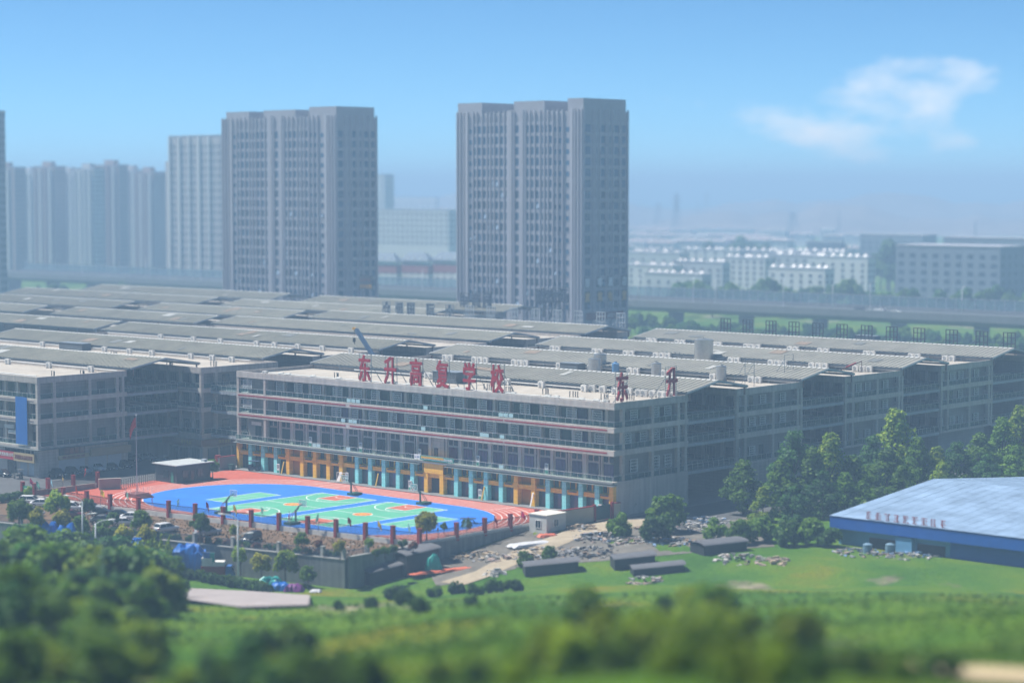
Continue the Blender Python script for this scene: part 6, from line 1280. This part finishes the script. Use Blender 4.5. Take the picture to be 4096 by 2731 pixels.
shed('low black covered shed at the foot of the wall corner', (1420, 2330), (1545, 2296), -4.5, -4.2, 4, 2.0, tk_, rg); shed('taller black covered shed against the retaining wall', (1560, 2298), (1690, 2262), -4.4, -3.6, 4.5, 3.4, tk_, rg)
shed('long dark shed row before the grass, left part', (2090, 2290), (2300, 2266), -4.4, -3.4, 3.5, 1.4, tk_, rg); shed('long dark shed row before the grass, middle part', (2440, 2262), (2600, 2246), -3.6, -2.8, 3.5, 1.5, tk_, rg); shed('flat dark shed row nearest the grass at right', (2520, 2290), (2720, 2272), -4, -3, 3, .9, tk_, rg); shed('dark shed beside the blue building', (2760, 2210), (2930, 2190), -2.6, -1.6, 4, 1.5, tk_, rg)
heap('teal tarpaulin leaning at the retaining wall', 'tarpaulin_heap', 'tarpaulin', 1735, 2300, -3.6, 3.0, 1.6, 3.0, tt_, 3, .9, .12, p=hit(1735, 2296)); heap('long strip of orange sheeting on the ground', 'orange_sheet', 'sheet', 1810, 2295, -3.6, 15, 1.8, .35, to_, 4, R(72), 1, p=hit(1815, 2285)); heap('white sheeting spread beside the wall', 'white_sheet', 'sheet', 2130, 2180, -1.5, 9, 3, .45, tw_, 5, R(75), 1, p=hit(2130, 2180)); heap('small orange sheet by the cabin', 'orange_sheet', 'sheet', 2185, 2140, -.9, 3.5, 2, .45, to_, 6, R(60), 1, p=hit(2190, 2145))
pth = [hit(x, y) for x, y in ((1760, 2330), (1900, 2290), (2050, 2210), (2250, 2130), (2420, 2085), (2640, 2075), (2700, 2100), (2420, 2125), (2300, 2165), (2110, 2240), (1950, 2310), (1850, 2345))]
mb = MB(); c = sum((p for p in pth), Vector()) / len(pth)
LIFT = .12
def strip(a, b, n=14):
    for k in range(n):
        f, g = k / n, (k + 1) / n; P = [(a[0] + (a[1] - a[0]) * f), (a[0] + (a[1] - a[0]) * g), (b[0] + (b[1] - b[0]) * g), (b[0] + (b[1] - b[0]) * f)]; mb.quad(*[(q.x, q.y, zt(q.x, q.y) + LIFT) for q in P])
for i in range(5): strip((pth[i], pth[i + 1]), (pth[11 - i], pth[10 - i]))
struct('dirt_path', mb.mesh(sandm, 'dirt_path'), 'pale dirt path climbing beside the retaining wall', 'path')
LIFT = .06
mb = MB(); _t = [hit(*q) for q in ((2180, 2100), (2450, 2050), (2700, 2038), (3000, 2050))]; _b = [hit(*q) for q in ((2060, 2275), (2420, 2248), (2750, 2215), (3100, 2190))]
for i in range(3):
    for j in range(5): strip((_t[i].lerp(_b[i], j / 5), _t[i + 1].lerp(_b[i + 1], j / 5)), (_t[i].lerp(_b[i], (j + 1) / 5), _t[i + 1].lerp(_b[i + 1], (j + 1) / 5)), 6)
_t2 = [hit(*q) for q in ((1700, 2262), (1880, 2205), (2040, 2150), (2180, 2100))]; _b2 = [hit(*q) for q in ((1745, 2345), (1860, 2330), (1960, 2300), (2062, 2276))]
for i in range(3):
    for j in range(3): strip((_t2[i].lerp(_b2[i], j / 3), _t2[i + 1].lerp(_b2[i + 1], j / 3)), (_t2[i].lerp(_b2[i], (j + 1) / 3), _t2[i + 1].lerp(_b2[i + 1], (j + 1) / 3)), 6)
struct('rubble_ground', mb.mesh(mat('grey_dirt', (.14, .125, .105), .95, .3, .5, stain=.4, bump=.4), 'rubble_ground'), 'grey brown waste ground right of the cabin', 'ground')
sheetpoly('side_road', [(101.6, -6), (118, -6), (118, 185), (103.1, 185), (103.1, 0), (101.6, 0)], .0, asphalt, 'shaded asphalt road along the right side of the market', 'road')
rub = [mat('rub_white', (.36, .345, .32), .9, .3, 1.5), mat('rub_brown', (.22, .15, .10)), mat('rub_grey', (.20, .20, .21)), mat('rub_blue', (.12, .20, .33)), mat('rub_tan', (.36, .28, .19)), mat('rub_dark', (.04, .04, .045)), mat('rub_pink', (.30, .22, .19))]
def rubble(label, x, y, w, n, pal, seed, hs=.62):
    n = int(n * 1.8)
    rnd = random.Random(seed); p = hit(x, y); mb = MB()
    for k in range(n):
        a, r = rnd.uniform(0, 6.28), w / 2 * math.sqrt(rnd.random()); s = rnd.uniform(.25, .9) * hs; c = Vector((r * math.cos(a), r * math.sin(a), 0)); q = p + c; c.z = zt(q.x, q.y) - p.z + (1 - r / w * 2) * .9 * rnd.random(); an = rnd.uniform(0, 3)
        d = Vector((math.cos(an), math.sin(an), rnd.uniform(-.2, .2))); mb.beam(c - d * s, c + d * s, s * rnd.uniform(.5, 1.3), s * rnd.uniform(.3, .9), rnd.choice(pal))
    t = thing('rubble_heap', label, 'rubble', p); o = part('debris', mb, rub, t); o['kind'] = 'stuff'
for i, (lbl, x, y, w, n, pal) in enumerate([('tan and brown rubble heap right of the cabin', 2330, 2115, 7, 40, (1, 4, 4, 2)), ('mixed white and grey rubble heap below the cabin', 2400, 2150, 9, 60, (0, 2, 5, 6, 3)), ('white rubble spread near the small trees', 2500, 2160, 8, 50, (0, 0, 2, 6)), ('pale rubble along the dirt path', 2000, 2240, 7, 24, (0, 2, 6)), ('grey rubble beside the conifers', 2810, 2085, 10, 70, (0, 2, 3, 2)), ('white rubble before the conifers', 2760, 2110, 8, 50, (0, 0, 6, 2)), ('white heap at the end of the black sheds', 1980, 2295, 4, 20, (0, 0, 2)), ('pale rubble at the meadow edge', 2960, 2240, 8, 30, (0, 6, 2)), ('rubble and pipes left of the blue building', 3450, 2215, 10, 36, (0, 3, 2, 6)), ('rubble heap before the blue building', 3650, 2225, 9, 30, (3, 0, 2)), ('pinkish rubble patch on the meadow edge', 3100, 2250, 6, 20, (6, 4)), ('pale rubble on the slope below the sheds', 2580, 2330, 6, 20, (0, 2, 6)), ('red and white rubble beside a bush', 2570, 2120, 4, 20, (0, 6, 1)), ('brown rubble strip along the wall foot', 1900, 2225, 8, 50, (1, 2, 4, 4)), ('mixed debris below the white sheeting', 2150, 2215, 9, 60, (0, 1, 2, 4, 5)), ('grey debris between the dark sheds', 2350, 2215, 10, 60, (2, 2, 0, 5, 1)), ('scattered debris right of the small trees', 2680, 2170, 10, 60, (0, 2, 3, 1))]): rubble(lbl, x, y, w, n, pal, 40 + i)
# litter on the dirt lot
rnd = random.Random(9); mb = MB()
for k in range(110):
    u = rnd.uniform(45, 96); f = rnd.random(); v = wall_v(u) + 2 + f * (fence_v(u) - wall_v(u) - 3.2); s = rnd.uniform(.06, .22); mb.box(u - s, u + s, v - s, v + s, .004, .004 + s * .5, rnd.choice((0, 0, 2, 4)))
tag(obj('litter', mb.mesh(rub, 'litter')), 'scraps of litter scattered over the dirt lot', 'litter', kind='stuff')
mb = MB()
for k in range(1500):
    u = rnd.uniform(40, 97); f = rnd.random(); v = wall_v(u) + 1 + f * (fence_v(u) - wall_v(u) - 1.6); h = rnd.uniform(.1, .4); a = rnd.uniform(0, 3.14); w_ = .16
    mb.tri((u - w_ * math.cos(a), v - w_ * math.sin(a), 0), (u + w_ * math.cos(a), v + w_ * math.sin(a), 0), (u + rnd.uniform(-.1, .1), v, h))
tag(obj('dry_weeds', mb.mesh(leafmat('dry_weed', (.045, .05, .015), (.10, .075, .03)), 'dry_weeds')), 'dry weeds on the bare dirt lot', 'weeds', kind='stuff')
# grass on the slope
mb = MB()
for k in range(22000):
    x = rnd.uniform(600, 4250); y = rnd.uniform(2260, 2790) if rnd.random() < .9 else rnd.uniform(2240, 2400)
    d = 95 + 170 * rnd.random() ** 1.7; q = dp(x, d); z = zt(*q)
    if z > -4.2 or x > 2900:
        h = rnd.uniform(.12, .36); a = rnd.uniform(0, 3.14); w_ = rnd.uniform(.15, .35); mb.tri((q[0] - w_ * math.cos(a), q[1] - w_ * math.sin(a), z - .05), (q[0] + w_ * math.cos(a), q[1] + w_ * math.sin(a), z - .05), (q[0] + rnd.uniform(-.3, .3), q[1] + rnd.uniform(-.3, .3), z + h))
tag(obj('tall_grass', mb.mesh(leafmat('grass_blades', (.05, .125, .008), (.105, .165, .010)), 'tall_grass')), 'tall green grass covering the near hillside', 'grass', kind='stuff')
p = hit(4000, 2725); tag(obj('bare_earth', MB().poly([(p.x + r_ * math.cos(a), p.y + r_ * .6 * math.sin(a), zt(p.x + r_ * math.cos(a), p.y + r_ * .6 * math.sin(a)) + .3) for a, r_ in [(k * .52, 5 + 1.5 * math.sin(k * 2.3)) for k in range(12)]]).mesh(mat('bare_sand', (.42, .33, .20), .9, .2), 'bare_earth')), 'patch of pale bare earth at the lower right corner', 'earth', kind='structure')

# ---------------------------------------------------------------- blue-roofed building at the right
B = thing('blue_building', 'long building with pale blue roof and deep blue fascia at right', 'building', (146, 3, -2)); U, V = 62, 62; ze, zr = 6.6, 9.4; rb_ = mat('pale_blue_roof', (.21, .30, .43), .7, .15, .3, stain=.45, spec=.2); fb_ = mat('fascia_blue', (.008, .09, .40), .5, .1); wb_ = mat('wall_blue', (.10, .26, .46), .6, .12)
for s in (0, 1):
    mb = MB(); n = 60
    for k in range(n):
        x0, x1 = -1 + (U + 2) * k / n, -1 + (U + 2) * (k + 1) / n; h = .03 if k % 2 else 0; y0, y1 = (-1.2, V / 2) if s == 0 else (V + 1.2, V / 2); mb.quad((x0, y0, ze + h), (x1, y0, ze + h), (x1, y1, zr + h), (x0, y1, zr + h))
    part('roof', mb, rb_, B)
bpart('wall', wb_, B, 0.1, U, 0.1, V - .1, 0, ze - .4); bpart('fascia', fb_, B, -.9, U, -1.1, -.8, ze - 2.0, ze - .05); part('gable', MB().poly([(-.05, 0, ze - .4), (-.05, V, ze - .4), (-.05, V, ze), (-.05, V / 2, zr - .1), (-.05, 0, ze)]), fb_, B)
bpart('fascia', fb_, B, -.9, -.6, -.797, V, ze - 2.0, ze - .05)
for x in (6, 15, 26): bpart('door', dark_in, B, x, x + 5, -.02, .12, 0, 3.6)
bpart('panel', mat('panel_lightblue', (.12, .30, .50)), B, 11.5, 14.5, -.9, .08, 0, 4.4); bpart('wall_band', fb_, B, 21, U, -.06, .09, .8, 4.4)
_rs = random.Random(4)
for k in range(9):
    mb = MB(); x = 6.6 + k * 1.7
    for q in range(4): z = ze + .2 + q * .33; w_ = _rs.uniform(.25, .6); mb.box(x - w_, x + w_, -1.06, -1.0, z, z + .12)
    for q in range(2): xx = x + _rs.uniform(-.45, .4); mb.box(xx - .06, xx + .06, -1.1, -1.061, ze + .15, ze + 1.35)
    part('sign_letter', mb, mat('sign_dullred', (.30, .06, .06)), B)
for i, (x, y) in enumerate([(3470, 2212), (3560, 2215)]): t = thing('water_barrel', 'pale blue barrel before the blue building', 'barrel', hit(x, y), group='pale blue barrels'); part('body', MB().tube((0, 0, 0), (0, 0, 1.4), .75, .75, 12).tube((0, 0, 1.4), (0, 0, 1.6), .75, .3, 12).tube((0, 0, .6), (0, 0, .7), .8, .8, 12), mat('barrel_blue', (.13, .22, .30), .6, .2, 1), t)
# blue sheds beyond the rear roof
for i, u in enumerate((8, 34, 60, 86)):
    t = thing('blue_shed', 'low blue roofed shed behind the rear market roof, %s from the left' % ords[i], 'shed', (u, 176, 0)); bpart('wall', wgrey, t, 0, 25, 0, 30, 0, 12); part('roof', MB().hexa([(-.5, -.5, 12), (25.5, -.5, 12), (25.5, 30.5, 12), (-.5, 30.5, 12), (-.5, 14, 14.2), (25.5, 14, 14.2), (25.5, 16, 14.2), (-.5, 16, 14.2)]), mat('shed_blue_roof', (.06, .16, .42), .5, .1), t)

# ================================================================== HAZE
hz = MB().box(-14500, 9500, -3400, 15500, -7.5, 92).mesh(None, 'haze'); hz.materials.clear()
hm = bpy.data.materials.new('haze'); hm.use_nodes = True; n = hm.node_tree; n.nodes.clear(); ov = n.nodes.new('ShaderNodeOutputMaterial'); pv = n.nodes.new('ShaderNodeVolumePrincipled')
pv.inputs['Color'].default_value = (0.46, 0.72, 1.0, 1); pv.inputs['Density'].default_value = 0.00058; pv.inputs['Anisotropy'].default_value = 0.0; n.links.new(pv.outputs[0], ov.inputs['Volume']); hz.materials.append(hm)
tag(obj('haze', hz), 'thin bluish summer haze over the whole place', 'haze', kind='stuff')
